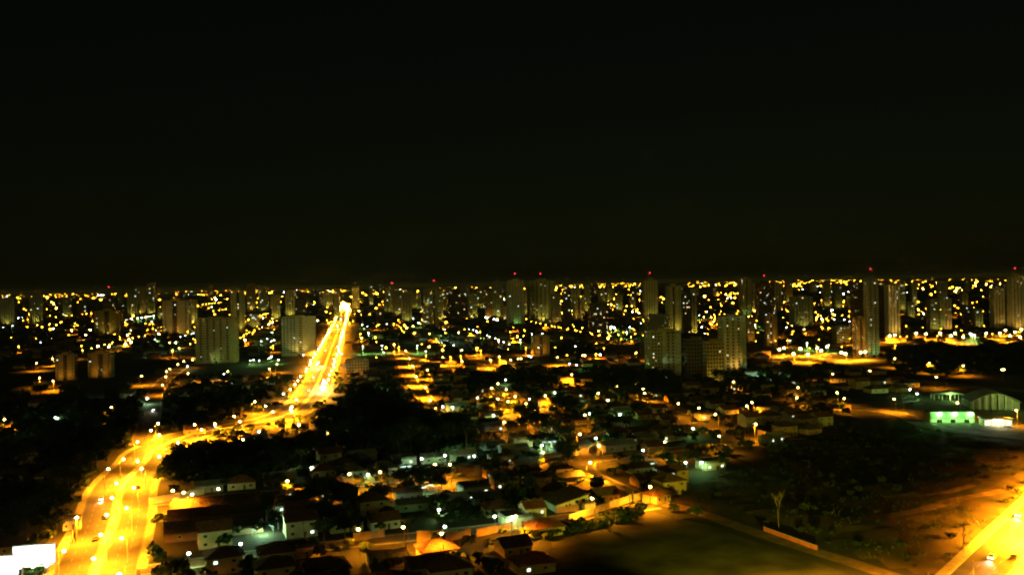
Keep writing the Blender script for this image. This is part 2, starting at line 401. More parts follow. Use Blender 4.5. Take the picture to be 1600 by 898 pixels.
# ------------------------------------------------------------------ towers
# each: left, right, roof and foot in the photograph, style, wall, lit windows, added flood at foot, roof piece, label
TW = [
 (0, 22, 466, 509, 'fin', 'grey', 2, 0, 'tank', 'olive tower block cut off by the left edge'),
 (45, 67, 464, 507, 'fin', 'grey', 3, 0, 'tank', 'slim dim tower second from the left edge'),
 (97, 111, 466, 497, 'grid', 'grey', 4, 0, '', 'narrow greenish far tower left of the yellow lights'),
 (145, 187, 486, 524, 'slab', 'ochre', 5, 0, 'tank', 'twin-slab tower with light bays left of the white floodlight cluster'),
 (160, 178, 462, 512, 'grid', 'brown', 4, 0, 'mast', 'tall dark slim tower rising behind the twin-slab one'),
 (252, 294, 470, 526, 'slab', 'cream', 3, 1, 'red', 'ochre twin-slab tower with orange glow at its foot'),
 (303, 367, 498, 567, 'fin', 'ochre', 6, 2, 'parapet', 'broad ribbed tower with green light along its foot'),
 (360, 382, 455, 520, 'slab', 'cream', 4, 0, 'tank', 'tall slender tower rising behind the broad ribbed one'),
 (388, 405, 491, 511, 'grid', 'cream', 6, 0, '', 'short lit block right of the broad ribbed tower'),
 (404, 419, 457, 488, 'grid', 'grey', 5, 0, 'tank', 'greenish far tower above the white light row'),
 (422, 433, 463, 485, 'slab', 'cream', 1, 1, '', 'small bright yellow far slab left of the avenue'),
 (446, 460, 455, 495, 'fin', 'cream', 2, 0, 'tank', 'far olive tower just behind the balcony tower'),
 (461, 478, 469, 489, 'balcony', 'brown', 2, 0, '', 'dark far block with balcony rows above the balcony tower'),
 (438, 491, 496, 556, 'duo', 'cream', 4, 3, 'parapet', 'two-part tower with window rows and pale slab beside the avenue'),
 (505, 519, 457, 481, 'fin', 'cream', 2, 0, '', 'far tower left of the avenue blaze'),
 (550, 561, 449, 482, 'fin', 'cream', 1, 1, '', 'far tower just right of the avenue blaze'),
 (577, 583, 446, 477, 'balcony', 'cream', 6, 0, '', 'very thin far tower with a column of lit windows'),
 (602, 622, 452, 482, 'fin', 'grey', 4, 0, 'red', 'far ribbed tower with small red roof light'),
 (634, 645, 452, 482, 'grid', 'grey', 4, 0, '', 'far grey tower third right of the avenue'),
 (651, 658, 459, 483, 'slab', 'white', 1, 2, '', 'thin far tower washed in greenish white light'),
 (659, 671, 478, 513, 'grid', 'cream', 7, 0, '', 'lower wing tower with a dotted window column'),
 (672, 686, 452, 514, 'slab', 'cream', 3, 0, 'mast', 'tall olive tower with roof mast right of the dotted wing'),
 (698, 729, 461, 497, 'grid', 'brown', 5, 0, 'parapet', 'wide dark brown block left of centre skyline'),
 (719, 729, 444, 480, 'grid', 'grey', 3, 0, 'tank', 'slim far tower peeking over the dark brown block'),
 (731, 745, 460, 498, 'fin', 'ochre', 2, 1, '', 'brownish tower with a bright foot near the centre'),
 (757, 771, 455, 498, 'fin', 'ochre', 3, 1, '', 'ribbed ochre tower left of the tall centre tower'),
 (770, 786, 440, 498, 'fin', 'grey', 4, 0, 'tank', 'tall dim centre tower left of the green-lit one'),
 (792, 820, 439, 509, 'fin', 'white', 3, 2, 'red', 'tall tower with green-lit ribs at the centre skyline'),
 (824, 868, 439, 505, 'fin', 'cream', 9, 0, 'red', 'widest tall tower of the centre cluster with red beacon'),
 (861, 877, 459, 508, 'balcony', 'cream', 3, 1, '', 'tower with stacked balcony rows right of the widest one'),
 (879, 893, 456, 509, 'grid', 'brown', 4, 0, '', 'dark slim tower between balcony tower and pale pair'),
 (895, 914, 465, 501, 'slab', 'white', 1, 1, '', 'pale pair of slabs joined by a dark recess'),
 (920, 951, 475, 523, 'grid', 'brown', 16, 0, '', 'dark tower dotted with many white windows'),
 (935, 960, 450, 474, 'slab', 'cream', 2, 0, '', 'far bright slabs under the horizon light rows'),
 (984, 994, 464, 482, 'slab', 'ochre', 1, 0, '', 'small far tower left of the beacon tower'),
 (1006, 1029, 438, 505, 'fin', 'cream', 3, 0, 'red', 'tall olive tower with pink-red beacon right of centre'),
 (1042, 1066, 448, 524, 'slab', 'cream', 3, 0, 'tank', 'tall plain ochre tower behind the unfinished one'),
 (1002, 1056, 494, 556, 'frame', 'grey', 1, 0, '', 'unfinished dark concrete frame tower with open floors'),
 (1010, 1067, 518, 592, 'duo2', 'cream', 8, 2, 'parapet', 'pale tower with dark window slots and green-lit pillar'),
 (1066, 1082, 459, 530, 'grid', 'brown', 9, 0, '', 'dark tower with scattered lit windows right of plain ochre one'),
 (1080, 1090, 452, 527, 'slab', 'cream', 1, 0, '', 'thin olive slab tower beside the dark dotted one'),
 (1071, 1105, 531, 594, 'grid', 'brown', 0, 0, 'parapet', 'nearly black tower in front of the lit cluster'),
 (1101, 1134, 535, 599, 'grid', 'ochre', 1, 0, 'parapet', 'dim brown tower attached right of the black one'),
 (1126, 1168, 496, 583, 'fin', 'white', 6, 1, 'parapet', 'tower with pale vertical strips and dark window columns'),
 (1156, 1176, 436, 494, 'slab', 'cream', 3, 2, 'tank', 'tall far tower with green glow on its foot'),
 (1182, 1212, 442, 502, 'grid', 'brown', 9, 0, 'red', 'dark far tower with white windows and red roof light'),
 (1167, 1180, 499, 535, 'grid', 'ochre', 4, 1, '', 'short orange-lit block behind the pale strip tower'),
 (1196, 1216, 494, 540, 'slab', 'ochre', 6, 1, '', 'orange-lit tower with dark central recess'),
 (1237, 1272, 464, 514, 'fin', 'grey', 9, 0, '', 'dark green tower with a ladder of green windows'),
 (1304, 1331, 511, 536, 'grid', 'cream', 7, 1, '', 'squat yellow-lit block with window grid'),
 (1331, 1354, 442, 520, 'grid', 'brown', 8, 0, '', 'dark tall tower with one column of bright windows'),
 (1354, 1375, 436, 558, 'fin', 'grey', 5, 2, 'mast', 'tallest greenish ribbed tower on the right side'),
 (1335, 1357, 498, 558, 'slab', 'ochre', 4, 1, '', 'ochre block standing against the tallest greenish tower'),
 (1375, 1387, 442, 520, 'grid', 'brown', 3, 0, '', 'dark narrow tower between greenish and yellow ribbed ones'),
 (1386, 1408, 445, 526, 'fin', 'cream', 5, 1, '', 'yellow ribbed tower above the right orange lamp row'),
 (1417, 1430, 472, 499, 'fin', 'grey', 1, 0, '', 'small green-grey far tower on the right'),
 (1451, 1471, 469, 519, 'grid', 'grey', 5, 0, '', 'dim wide tower left half of the right pair'),
 (1473, 1488, 467, 519, 'fin', 'cream', 2, 1, '', 'yellow striped tower right half of the right pair'),
 (1505, 1521, 477, 515, 'grid', 'brown', 2, 0, '', 'dim brown tower left of the brightest right lamp'),
 (1522, 1537, 483, 514, 'fin', 'grey', 2, 0, '', 'short green-grey tower above the pinkish lights'),
 (1551, 1572, 451, 519, 'fin', 'cream', 3, 1, '', 'tall yellow-green ribbed tower near the right edge'),
 (1579, 1602, 432, 519, 'fin', 'cream', 4, 1, 'red', 'tallest tower at the right edge with red beacon'),
 (85, 116, 555, 594, 'slab', 'ochre', 1, 1, '', 'squat brown twin block left of the two at far left'),
 (135, 173, 553, 590, 'slab', 'ochre', 2, 1, '', 'squat brown twin block with a lit stair strip'),
 (830, 859, 526, 554, 'slab', 'ochre', 1, 1, '', 'orange-lit block with dark recess in front of the centre towers'),
 (539, 574, 563, 586, 'grid', 'ochre', 2, 1, 'parapet', 'orange apartment block beside the avenue'),
]
WM = {}
def winmesh(k):
    if k not in WM: WM[k] = MB().box(-.95, .95, -.05, .05, -.7, .7).mesh('window', M[k])
    return WM[k]
def tower(spec):
    xl, xr, yt, yb, style, wall, nwin, lit, roof, label = spec
    base = at((xl + xr) / 2, yb); D = base.y; W = (xr - xl) / F * D
    h = (yb - yt) / F * D
    rel = A2 + math.atan2(base.x, base.y)
    w_ = W / (math.cos(rel) + .55 * abs(math.sin(rel))); d_ = .55 * w_
    big = (xr - xl) >= 20
    t = thing('tower_block', label, 'building', (base.x, base.y + d_ * .5, 0), A2, None)
    claim(base.x, base.y + d_ * .5, w_ * .55)
    hw_, hd = w_ / 2, d_ / 2; nf = max(5, int(h / 3.05)); fh = h / nf
    wm = M[wall]; core, fins, glass, slabs = MB(), MB(), MB(), MB()
    cell = max(2.6, w_ / 12 if big else w_ / 7); nb = max(3, int(w_ / cell)); bw = w_ / nb
    cells = []
    def wrow(x0, x1, f, y=-hd, side=0):
        z0, z1 = f * fh + fh * .3, f * fh + fh * .82
        if side == 0: glass.box(x0, x1, y - .06, y + .02, z0, z1)
        else: glass.box(min(side * hw_, side * (hw_ + .06)), max(side * hw_, side * (hw_ + .06)), x0, x1, z0, z1)
    if style in ('slab', 'duo', 'duo2'):
        gapw = w_ * (.10 if style == 'slab' else .05 if style == 'duo2' else .08); cx = R.uniform(-.06, .06) * w_
        if style == 'duo': cx = .05 * w_
        if style == 'duo': part('wing', MB().box(-hw_, cx - gapw, -hd + .8, hd, 0, h * .99), t, mat=M['grey'])
        else: core.box(-hw_, cx - gapw, -hd, hd, 0, h)
        core.box(cx + gapw, hw_, -hd, hd, 0, h * (1 if style != 'duo2' else .97))
        fins.box(cx - gapw + .01, cx + gapw - .01, -hd * .45, hd * .9, 0, h * .985)
        for f in range(1, nf):
            glass.box(cx - gapw * .7, cx + gapw * .7, -hd * .45 - .06, -hd * .45 + .02, f * fh + .8, f * fh + 2.2)
            if style == 'slab':
                wrow(-hw_ + w_ * .08, -hw_ + w_ * .13, f); wrow(hw_ - w_ * .13, hw_ - w_ * .08, f)
            else:
                for k in range(4):
                    x = -hw_ + w_ * (.05 + .1 * k); wrow(x, x + w_ * .055, f, -hd + (.8 if style == 'duo' else 0)); cells.append((x + w_ * .027, -hd, f))
                if style == 'duo2':
                    for k in range(2):
                        x = cx + gapw + w_ * (.06 + .15 * k); wrow(x, x + w_ * .06, f)
                    slabs.box(cx + gapw + w_ * .03, hw_ - w_ * .02, -hd - .9, -hd, f * fh, f * fh + .18)
            for yy in (-.5, .1): 
                for sd_ in (-1, 1): wrow(hd * yy, hd * yy + 1.3, f, 0, sd_)
            cells += [(cx, -hd * .45, f), (-hw_ + w_ * .105, -hd, f)]
        if style == 'duo2': fins.box(cx - gapw * 1.3, cx + gapw * .9, -hd - .5, -hd + .3, 0, h * 1.02)
    elif style == 'frame':
        for f in range(nf + 1): core.box(-hw_, hw_, -hd, hd, f * fh - .18, f * fh + .18)
        for k in range(nb + 1):
            for yy in (-hd + .05, hd - .65):
                x = -hw_ + .02 + (w_ - .64) * k / nb; fins.box(x, x + .6, yy, yy + .6, 0, h - .2)
        fins.box(-hw_ * .4, hw_ * .4, -hd * .5, hd * .5, .2, h - .2)
        cells = [(hw_ * .4, -hd, nf - 3)]
    else:
        core.box(-hw_, hw_, -hd, hd, 0, h)
        for b in range(nb):
            x = -hw_ + b * bw
            if style == 'fin':
                if b % 2 == 0 or b == nb - 1: fins.box(x + .1, x + bw * .9, -hd - .7, -hd + .1, 0, h - .4)
                if b % 2 == 1:
                    for f in range(1, nf): wrow(x + bw * .1, x + bw * .8, f)
                    cells += [(x + bw * .45, -hd, f) for f in range(1, nf)]
            else:
                for f in range(1, nf): wrow(x + bw * .22, x + bw * .78, f)
                cells += [(x + bw * .5, -hd, f) for f in range(1, nf)]
        if style == 'balcony':
            for f in range(1, nf):
                slabs.box(-hw_ * .8, hw_ * .5, -hd - 1.3, -hd, f * fh - .1, f * fh + .1)
                slabs.box(-hw_ * .8, hw_ * .5, -hd - 1.3, -hd - 1.18, f * fh + .1, f * fh + 1.0)
        for sd_ in (-1, 1):
            for k in range(3):
                y = -hd + d_ * (.12 + .3 * k)
                for f in range(1, nf): wrow(y, y + d_ * .16, f, 0, sd_)
            if style == 'fin':
                for k in range(4): fins.box(min(sd_ * hw_ - .05 * sd_, sd_ * (hw_ + .5)), max(sd_ * hw_ - .05 * sd_, sd_ * (hw_ + .5)), -hd + d_ * (.29 * k), -hd + d_ * (.29 * k + .1), 0, h - .4)
    part('wall', core, t, mat=wm)
    if fins.v: part('facade_fin', fins, t, mat=(M['white'] if (style == 'fin' and wall in ('white', 'cream')) or style == 'duo2' else M['brown'] if style == 'slab' else wm), kind='stuff')
    if glass.v: part('glazing', glass, t, mat=M['glass'], kind='stuff')
    if slabs.v: part('balcony_stack', slabs, t, mat=M['curb'], kind='stuff')
    rm = MB()
    rm.box(-hw_ - .15, hw_ + .15, -hd - .15, -hd + .15, h + .01, h + 1.0); rm.box(-hw_ - .15, hw_ + .15, hd - .15, hd + .15, h + .01, h + 1.0)
    rm.box(-hw_ - .15, -hw_ + .15, -hd + .16, hd - .16, h + .01, h + 1.0); rm.box(hw_ - .15, hw_ + .15, -hd + .16, hd - .16, h + .01, h + 1.0)
    part('parapet', rm, t, mat=wm)
    top = h
    if roof or big:
        th = 5 if roof in ('tank', 'red') else 3
        rp = part('roof_house', MB().box(-hw_ * .4, hw_ * .35, -hd * .5, hd * .6, h + .005, h + th), t, mat=wm); top = h + th
        part('water_tank', MB().tube((hw_ * .6, 0, h), (hw_ * .6, 0, h + 2.4), min(1.6, hw_ * .25), min(1.6, hw_ * .25), 10), t, mat=M['curb'])
    if roof in ('red', 'mast'):
        mh = .012 * D * .45 if roof == 'red' else .02 * D * .4
        ms = part('mast', MB().tube((0, 0, top), (0, 0, top + mh), .25, .12, 5), t, mat=M['steel'])
        r_ = max(.35, D * .0005)
        part('beacon', MB().ball((0, 0, top + mh + r_), r_, r_, r_), ms, mat=M['red'])
    part('door', MB().box(-1.6, 1.6, -hd - .9, -hd - .72, .02, 2.9), t, mat=M['glass'])
    rr = random.Random(hash_(label))
    if cells:
        for k in range(int(nwin * 1.2)):
            x, y, f = rr.choice(cells); s = max(.55, min(2.0, D * .0006))
            o = part('window', winmesh(rr.choice(['wina', 'winb', 'winc', 'winc'])), t, (x, y - .13, f * fh + fh * .56))
            o.scale = (s * rr.uniform(.6, 1.1), 1, s)
    return t, D, w_, d_, h, lit
def hash_(s):
    v = 7
    for ch in s: v = (v * 131 + ord(ch)) % 1000003
    return v
RX = random.Random(77); taken = [(s_[0], s_[1]) for s_ in TW]; extra = []
while len(extra) < 44:
    x = RX.triangular(0, 1600, 980); wp = RX.uniform(9, 17); yb_ = 443 - .018 * (x - 800) + RX.uniform(34, 62); hp = RX.uniform(20, 50)
    if any(abs(x - e[0]) < 9 for e in extra) or any(a_ - 4 < x < b_ + 4 for a_, b_ in taken if b_ - a_ > 30): continue
    extra.append((x, wp, yb_, hp))
for i, (x, wp, yb_, hp) in enumerate(sorted(extra)):
    TW.append((x, x + wp, yb_ - hp, yb_, RX.choice(['fin', 'grid', 'slab', 'balcony', 'fin']), RX.choice(['cream', 'grey', 'ochre', 'brown', 'cream']), RX.randint(1, 4), 0, RX.choice(['', 'tank', '']), f'slim dim background tower, {nth(i)} of these from the left'))
TOW = [tower(s) for s in TW]
# more towers far back in the skyline, too small to show parts
for k, x in enumerate(sorted(R.uniform(0, 1600) for _ in range(46))):
    yb = R.uniform(460, 478) - (x - 800) * .012; wpx = R.uniform(5, 11)
    b = at(x, yb); D = b.y; W = wpx / F * D; h = R.uniform(9, 22) / F * D
    t = thing('far_tower', f'small dim far tower on the skyline, {nth(k)} of these from the left', 'building', (b.x, b.y, 0), A2, 'small dim far towers of the skyline')
    part('wall', MB().box(-W / 2, W / 2, -W / 3, W / 3, 0, h).box(-W / 5, W / 5, -W / 6, W / 6, h + .01, h + 4), t, mat=M[R.choice(['cream', 'grey', 'brown', 'ochre'])])
    gl = MB()
    for f in range(1, int(h / 3.2)):
        for q in (-.36, -.05, .24): gl.box(W * q, W * (q + .13), -W / 3 - .08, -W / 3 + .01, f * 3.2 + .9, f * 3.2 + 2.4)
    part('glazing', gl, t, mat=M['glass'], kind='stuff')
    for q in range(R.randint(1, 3)):
        o = part('window', winmesh(R.choice(['winc', 'winb', 'winc'])), t, (W * R.uniform(-.4, .4), -W / 3 - .15, h * R.uniform(.2, .95))); o.scale = (1.7, 1, 1.9)

# ------------------------------------------------------------------ lamps
def lamp_meshes():
    P = {}
    for nm, H in (('std', 9.0), ('low', 4.6)):
        a = 1.6 if nm == 'std' else .5
        P[nm + 'pole'] = MB().tube((a, 0, 0), (a, 0, H - .5), .14, .08).tube((a, 0, H - .52), (.15, 0, H + .25), .07, .05).tube((a, 0, 0), (a, 0, .5), .24, .22).mesh('pole', M['steel'])
        P[nm + 'head'] = MB().ball((.05, 0, H + .30), .5, .22, .1, 8, 4).mesh('lamp_head', M['steel'])
    P['twinpole'] = MB().tube((0, 0, 0), (0, 0, 8.8), .16, .09).tube((0, 0, 8.7), (-1.5, 0, 9.3), .07, .05).tube((0, 0, 8.7), (1.5, 0, 9.3), .07, .05).tube((0, 0, 0), (0, 0, .5), .26, .24).mesh('pole', M['steel'])
    P['twinhead'] = MB().ball((-1.6, 0, 9.34), .5, .22, .1, 8, 4).mesh('lamp_head', M['steel'])
    P['twinhead2'] = MB().ball((1.6, 0, 9.34), .5, .22, .1, 8, 4).mesh('lamp_head', M['steel'])
    for k, mk_ in (('sodium', 'stlamp'), ('sodiumb', 'avlamp'), ('mercury', 'mercury'), ('cool', 'cool')):
        for nm, H in (('std', 9.0), ('low', 4.6)):
            P[nm + k] = MB().ball((0, 0, H), .5, .5, .4).mesh('lamp_globe', M[mk_])
        P['std' + k + 'big'] = MB().ball((0, 0, 8.6), 1.1, 1.1, .85).mesh('lamp_globe', M[mk_])
        P['twin' + k] = MB().ball((-1.6, 0, 9.0), .5, .5, .4).mesh('lamp_globe', M[mk_])
        P['twin2' + k] = MB().ball((1.6, 0, 9.0), .5, .5, .4).mesh('lamp_globe', M[mk_])
    return P
LP = lamp_meshes()
NL = [0]
def lamp(head, kind, power, label, group, form='std', ang=None, name='street_lamp', lcol=None, cone=None):
    bigg = kind == 'sodiumB'; kind = kind.lower() if bigg else kind
    H = {'std': 9.0, 'low': 4.6, 'twin': 9.0}[form] - (1.2 if bigg else 0)
    x, y = head.x, head.y
    g_, ex, ey = road_gap(x, y)
    if ang is None: ang = math.atan2(-ey, -ex) if g_ < 60 and (ex or ey) else R.uniform(0, 6.28)
    if form == 'twin': ang += 0
    t = thing(name, label, 'lamp', (x, y, 0), ang, group)
    part('pole', LP[form + 'pole'], t); part('lamp_head', LP[form + 'head'], t); part('lamp_globe', LP[form + kind + ('big' if bigg else '')], t)
    if form == 'twin': part('lamp_head', LP['twinhead2'], t); part('lamp_globe', LP['twin2' + kind], t)
    col = {'sodium': SOD, 'sodiumb': SOD, 'mercury': WHT, 'cool': COOL}[kind]
    if power:
        if 'sod' in kind: lamp_light(t, (0, 0, H - .75), power, col, ((0, 0, 0), math.radians(cone or (168 if kind == 'sodiumb' else 156))))
        else: lamp_light(t, (0, 0, H - .75), power * .2, lcol or col)
    return t
def lamp_px(pts, kind, power, desc, group, form='std', name='street_lamp', z=None):
    pts = sorted(pts)
    for i, p in enumerate(pts):
        h = {'std': 9.0, 'low': 4.6, 'twin': 9.0}[form] if z is None else z
        q = at(p[0], p[1], h)
        lab = f'{desc}, {nth(i)} from the left' if len(pts) > 1 else desc
        lamp(q, kind, power * (p[2] if len(p) > 2 else 1), lab, group, form, None, name)
        claim(q.x, q.y, 1.5)
AVP = 7000
lamp_px([(120, 808), (100, 860), (209, 761), (198, 793), (190, 840), (186, 896), (215, 690), (193, 717), (169, 732), (215, 720), (221, 732), (249, 713)], 'sodiumb', AVP, 'tall sodium lamp on the near straight of the wide avenue', 'lamps along the avenue')
lamp_px([(236, 672), (247, 661), (249, 679), (278, 691), (304, 663), (315, 671), (336, 662), (366, 650), (375, 658), (426, 643), (415, 634), (398, 627), (456, 635), (456, 643), (463, 624), (467, 663, .3), (380, 686, .1)], 'sodiumb', AVP * 1.5, 'sodium lamp along the avenue bend', 'lamps along the avenue')
lamp_px([(221, 587), (83, 595), (294, 583), (356, 580), (421, 576), (433, 569), (265, 535), (57, 567, .8), (82, 560), (62, 590, .5), (174, 636, .3), (7, 655, .5), (254, 601, .4)], 'sodium', 8000, 'single sodium lamp in the dark district left of the avenue', 'lamps left of the avenue')
lamp_px([(260, 580), (265, 576), (278, 569), (287, 564), (301, 562), (259, 588)], 'sodium', 700, 'small sodium lamp on the side road climbing left of the avenue', 'lamps on the side road')
lamp_px([(630, 823, .55), (690, 833, .4), (806, 806, .8), (560, 826, .35)], 'sodium', 5500, 'sodium lamp on the lower housing street', 'lamps on the lower street')
lamp_px([(270, 766, 1.6), (287, 769, .9), (449, 751, .8), (546, 740, .8), (594, 737, .9), (680, 725, 1.3), (703, 725, 1.0)], 'sodium', 6000, 'sodium lamp on the middle housing street', 'lamps on the middle street')
lamp_px([(1016, 760, 1.2), (925, 778, .6), (936, 696, .9), (906, 678, .7), (922, 722, 1.5), (1039, 690, .5), (848, 706, .8), (828, 653, .9), (788, 659, .4), (914, 648, .5)], 'sodium', 3600, 'sodium lamp around the corner street', 'lamps around the corner street')
lamp_px([(778, 623), (805, 619), (791, 608), (778, 599), (852, 618), (935, 614), (893, 585), (822, 630), (794, 627), (798, 562), (780, 557), (965, 603), (1005, 607), (1007, 614, .6), (768, 606), (836, 640, .8)], 'sodium', 9000, 'sodium lamp among the houses above the corner street', 'lamps among the middle houses')
lamp_px([(692, 558), (722, 564), (766, 562), (871, 558), (645, 572, .7), (668, 578, .7)], 'sodium', 18000, 'sodium lamp on the cross road', 'lamps on the cross road')
lamp_px([(812, 560), (912, 555)], 'sodium', 9000, 'twin-armed sodium lamp on the cross road', 'lamps on the cross road', 'twin')
lamp_px([(1567, 577)], 'sodium', 3000, 'twin-armed sodium lamp alone near the right edge', 'lamps on the ridge road', 'twin')
lamp_px([(665, 605), (650, 588), (672, 625), (681, 637), (640, 560), (634, 548)], 'sodium', 15000, 'sodium lamp on the street right of the dark grove', 'lamps on the grove street')
lamp_px([(1060, 630), (1092, 637), (1118, 647), (1124, 681), (1247, 605), (1245, 621), (1175, 628), (1167, 634), (1181, 662), (1308, 613), (1319, 622), (1146, 596)], 'sodium', 2000, 'sodium lamp along the park road', 'lamps along the park road')
lamp_px([(1398, 560), (1452, 567), (1505, 571), (1359, 579), (1301, 584), (1397, 623), (1463, 589, .6), (1588, 641), (1496, 629)], 'sodium', 3800, 'sodium lamp on the dark right slope', 'lamps on the ridge road')
lamp_px([(1225, 543), (1218, 545), (1251, 544), (1283, 547), (1277, 543), (1321, 552), (1315, 550), (1240, 552), (1262, 553), (1292, 541), (1345, 550), (1352, 549)], 'sodiumB', 15000, 'strong sodium lamp at the bright junction right of centre', 'lamps at the bright junction')
lamp_px([(1390, 524), (1398, 523), (1447, 521), (1469, 520), (1492, 520), (1486, 524), (1541, 520), (1571, 515), (1586, 518), (1596, 514), (1562, 520), (1505, 526), (1432, 520), (1578, 524), (1594, 526)], 'sodiumB', 22000, 'strong sodium lamp in the row below the right towers', 'lamp row below the right towers')
lamp_px([(153, 540), (170, 541), (248, 521), (383, 531), (275, 535), (199, 523, 1.6), (201, 530, 1.6), (196, 537), (205, 534), (205, 497), (420, 506), (426, 503), (112, 516), (134, 523), (141, 515)], 'sodiumB', 12000, 'strong sodium lamp in the left middle distance', 'lamps in the left middle distance')
lamp_px([(443, 615), (405, 674, .5), (87, 652), (90, 653), (105, 647), (37, 684, .4), (20, 509, 6), (35, 497, 6), (240, 551, 2), (184, 536, 2), (192, 477, 8), (350, 584, 2), (293, 572), (275, 542, 4), (230, 622, 2)], 'cool', 700, 'white yard light on a post left of the avenue', 'white yard lights', 'low', 'post_light')
lamp_px([(391, 563), (396, 562), (405, 563), (421, 559), (424, 557), (435, 562), (408, 533, 2), (424, 533, 2), (428, 531, 2), (425, 519, 2), (392, 482, 6), (395, 482, 6)], 'mercury', 1500, 'white light in the row between the ribbed and two-part towers', 'white lights between the towers', 'low', 'post_light')
lamp_px([(295, 864, 1.3), (376, 849, .7), (341, 763, .6), (345, 793, .4), (695, 822, 1.5), (818, 785, 1.1), (598, 772, .4), (686, 796, .6), (575, 741, 1.2), (658, 734, .5), (659, 716, .4), (487, 730, .7), (453, 717, .5), (741, 712, .6), (695, 711, .9), (300, 772, .3), (773, 806, .6), (801, 807, 1.0)], 'mercury', 420, 'white yard light among the nearest houses', 'white yard lights', 'low', 'post_light')
lamp_px([(790, 593), (746, 621), (692, 635), (707, 636), (771, 648), (867, 613), (921, 646), (847, 695, 1.6), (890, 568), (901, 570), (826, 556), (827, 623), (1083, 669, 1.2), (969, 647), (1096, 722, 1.4), (931, 684), (950, 625), (1071, 722, .5), (575, 642, .4), (656, 641, .6), (1005, 703, .3), (548, 671, .2), (1422, 608), (1433, 615)], 'mercury', 700, 'white yard light among the middle-distance houses', 'white yard lights', 'low', 'post_light')
lamp_px([(495, 569), (498, 566), (504, 599), (506, 594), (507, 604), (502, 605)], 'cool', 5000, 'glaring post light standing in for car headlights beside the avenue', 'white lights beside the avenue', 'low', 'post_light')  # posts added in place of a blaze of car headlights
lamp_px([(512, 676)], 'sodium', 250, 'small sodium lamp glowing alone under the dark grove', 'lamps under the grove', 'low')
for i, v in enumerate((-48, -20, 8, 36, 64, 92)):
    lamp(uv(-204.5, v), 'sodiumb', AVP * .8, f'sodium lamp on the near avenue median, {nth(i)} from the bottom', 'lamps along the avenue', ang=A1)
# the avenue's long straight: a lamp on each side about every 35 m
AVL = [p for p in resample(AV, 36) if p.y > 640]
far_pts = []
for s, nm in ((-1, 'left'), (1, 'right')):
    q = offs(AVL, s * 12.8)
    for i, p in enumerate(q[1:]):
        p = p + Vector((R.uniform(-1.2, 1.2), R.uniform(-9, 9), 0))
        if i < 26: lamp(p, 'sodiumb', 7500 * (1 + p.y / 1500), f'lamp on the {nm} kerb of the far straight avenue, {nth(i)} from the near end', 'lamps along the far avenue', ang=math.atan2(-(AVL[i + 1].y - p.y), -(AVL[i + 1].x - p.x)) )
        else: far_pts.append((p.x, p.y, 9., R.uniform(.35, 1.2), 'sodiumb', (40000 + p.y * 14) if i % 3 == 0 else 0))
# highway lamps: most stand just outside the frame
n = 0
for o_ in (0.0, 16.8, -17.5):
    for p in offs(resample(ROADS['highway'][0], 20), o_):
        hx, hy = proj((p.x, p.y, 9.4))
        if (-20 < hx < 1608 and hy < 906) or p.y > 420 or (o_ < 0 and p.y > 300): continue
        lamp(p, 'sodiumb', 100000 * (5 if o_ < 0 else 1.3), f'sodium lamp of the corner highway, {nth(n)} from the near end', 'lamps along the highway', ang=-.7, cone=168); n += 1
for i, (a, b) in enumerate(((1521, 905), (1580, 846))):
    q = at(a, b); t = thing('kerb_post', 'thin pale post on the highway median, ' + ('lower one' if i == 0 else 'upper one'), 'post', (q.x, q.y, 0))
    part('shaft', MB().tube((0, 0, 0), (0, 0, 5.6), .16, .12, 8), t, mat=M['curb']); part('cap', MB().ball((0, 0, 5.65), .2, .2, .12), t, mat=M['steel'])
q = at(1300, 1000)
ft = lamp(q, 'mercury', 0, 'greenish flood lamp at the near edge of the dark field', 'field lamps')
fl = at(1225, 900) - q
lamp_light(ft, (0, 0, 8.2), 24000, (1, .95, .03), (ft.matrix_basis.to_3x3().transposed() @ fl, math.radians(88)))

# floodlights added before the towers to brighten their fronts
for spec, (t, D, w_, d_, h, lit) in zip(TW, TOW):
    if not lit and spec[5] == 'brown': continue
    lit = lit or 4
    col = {1: (1, .55, .07), 2: (.4, 1.0, .2), 3: (1, .72, .12), 4: (.9, .8, .1)}[lit]
    n = thing('floodlight', ('green' if lit == 2 else 'orange') + ' added floodlight at the foot of the ' + ' '.join(spec[9].split()[:9]), 'lamp', t.location + Vector((math.sin(A2), -math.cos(A2), 0)) * (d_ / 2 + 11), A2, 'floodlights added at tower feet')
    part('post', MB().tube((0, 0, 0), (0, 0, 2.6), .12, .1), n, mat=M['steel'])
    part('lamp_head', MB().box(-.6, .6, -.5, .1, 2.6, 3.3), n, mat=M['steel'])
    part('lamp_globe', MB().ball((0, .25, 3.0), .5, .2, .3), n, mat=M['mercury' if lit == 2 else 'sodium'])
    lamp_light(n, (0, .7, 3.0), {1: 300, 2: 80, 3: 700, 4: 400}[lit] * (h / 45) ** 1.2, col, ((0, 11, h * (.12 if lit == 2 else .42)), math.radians(90 if lit == 2 else 120)))

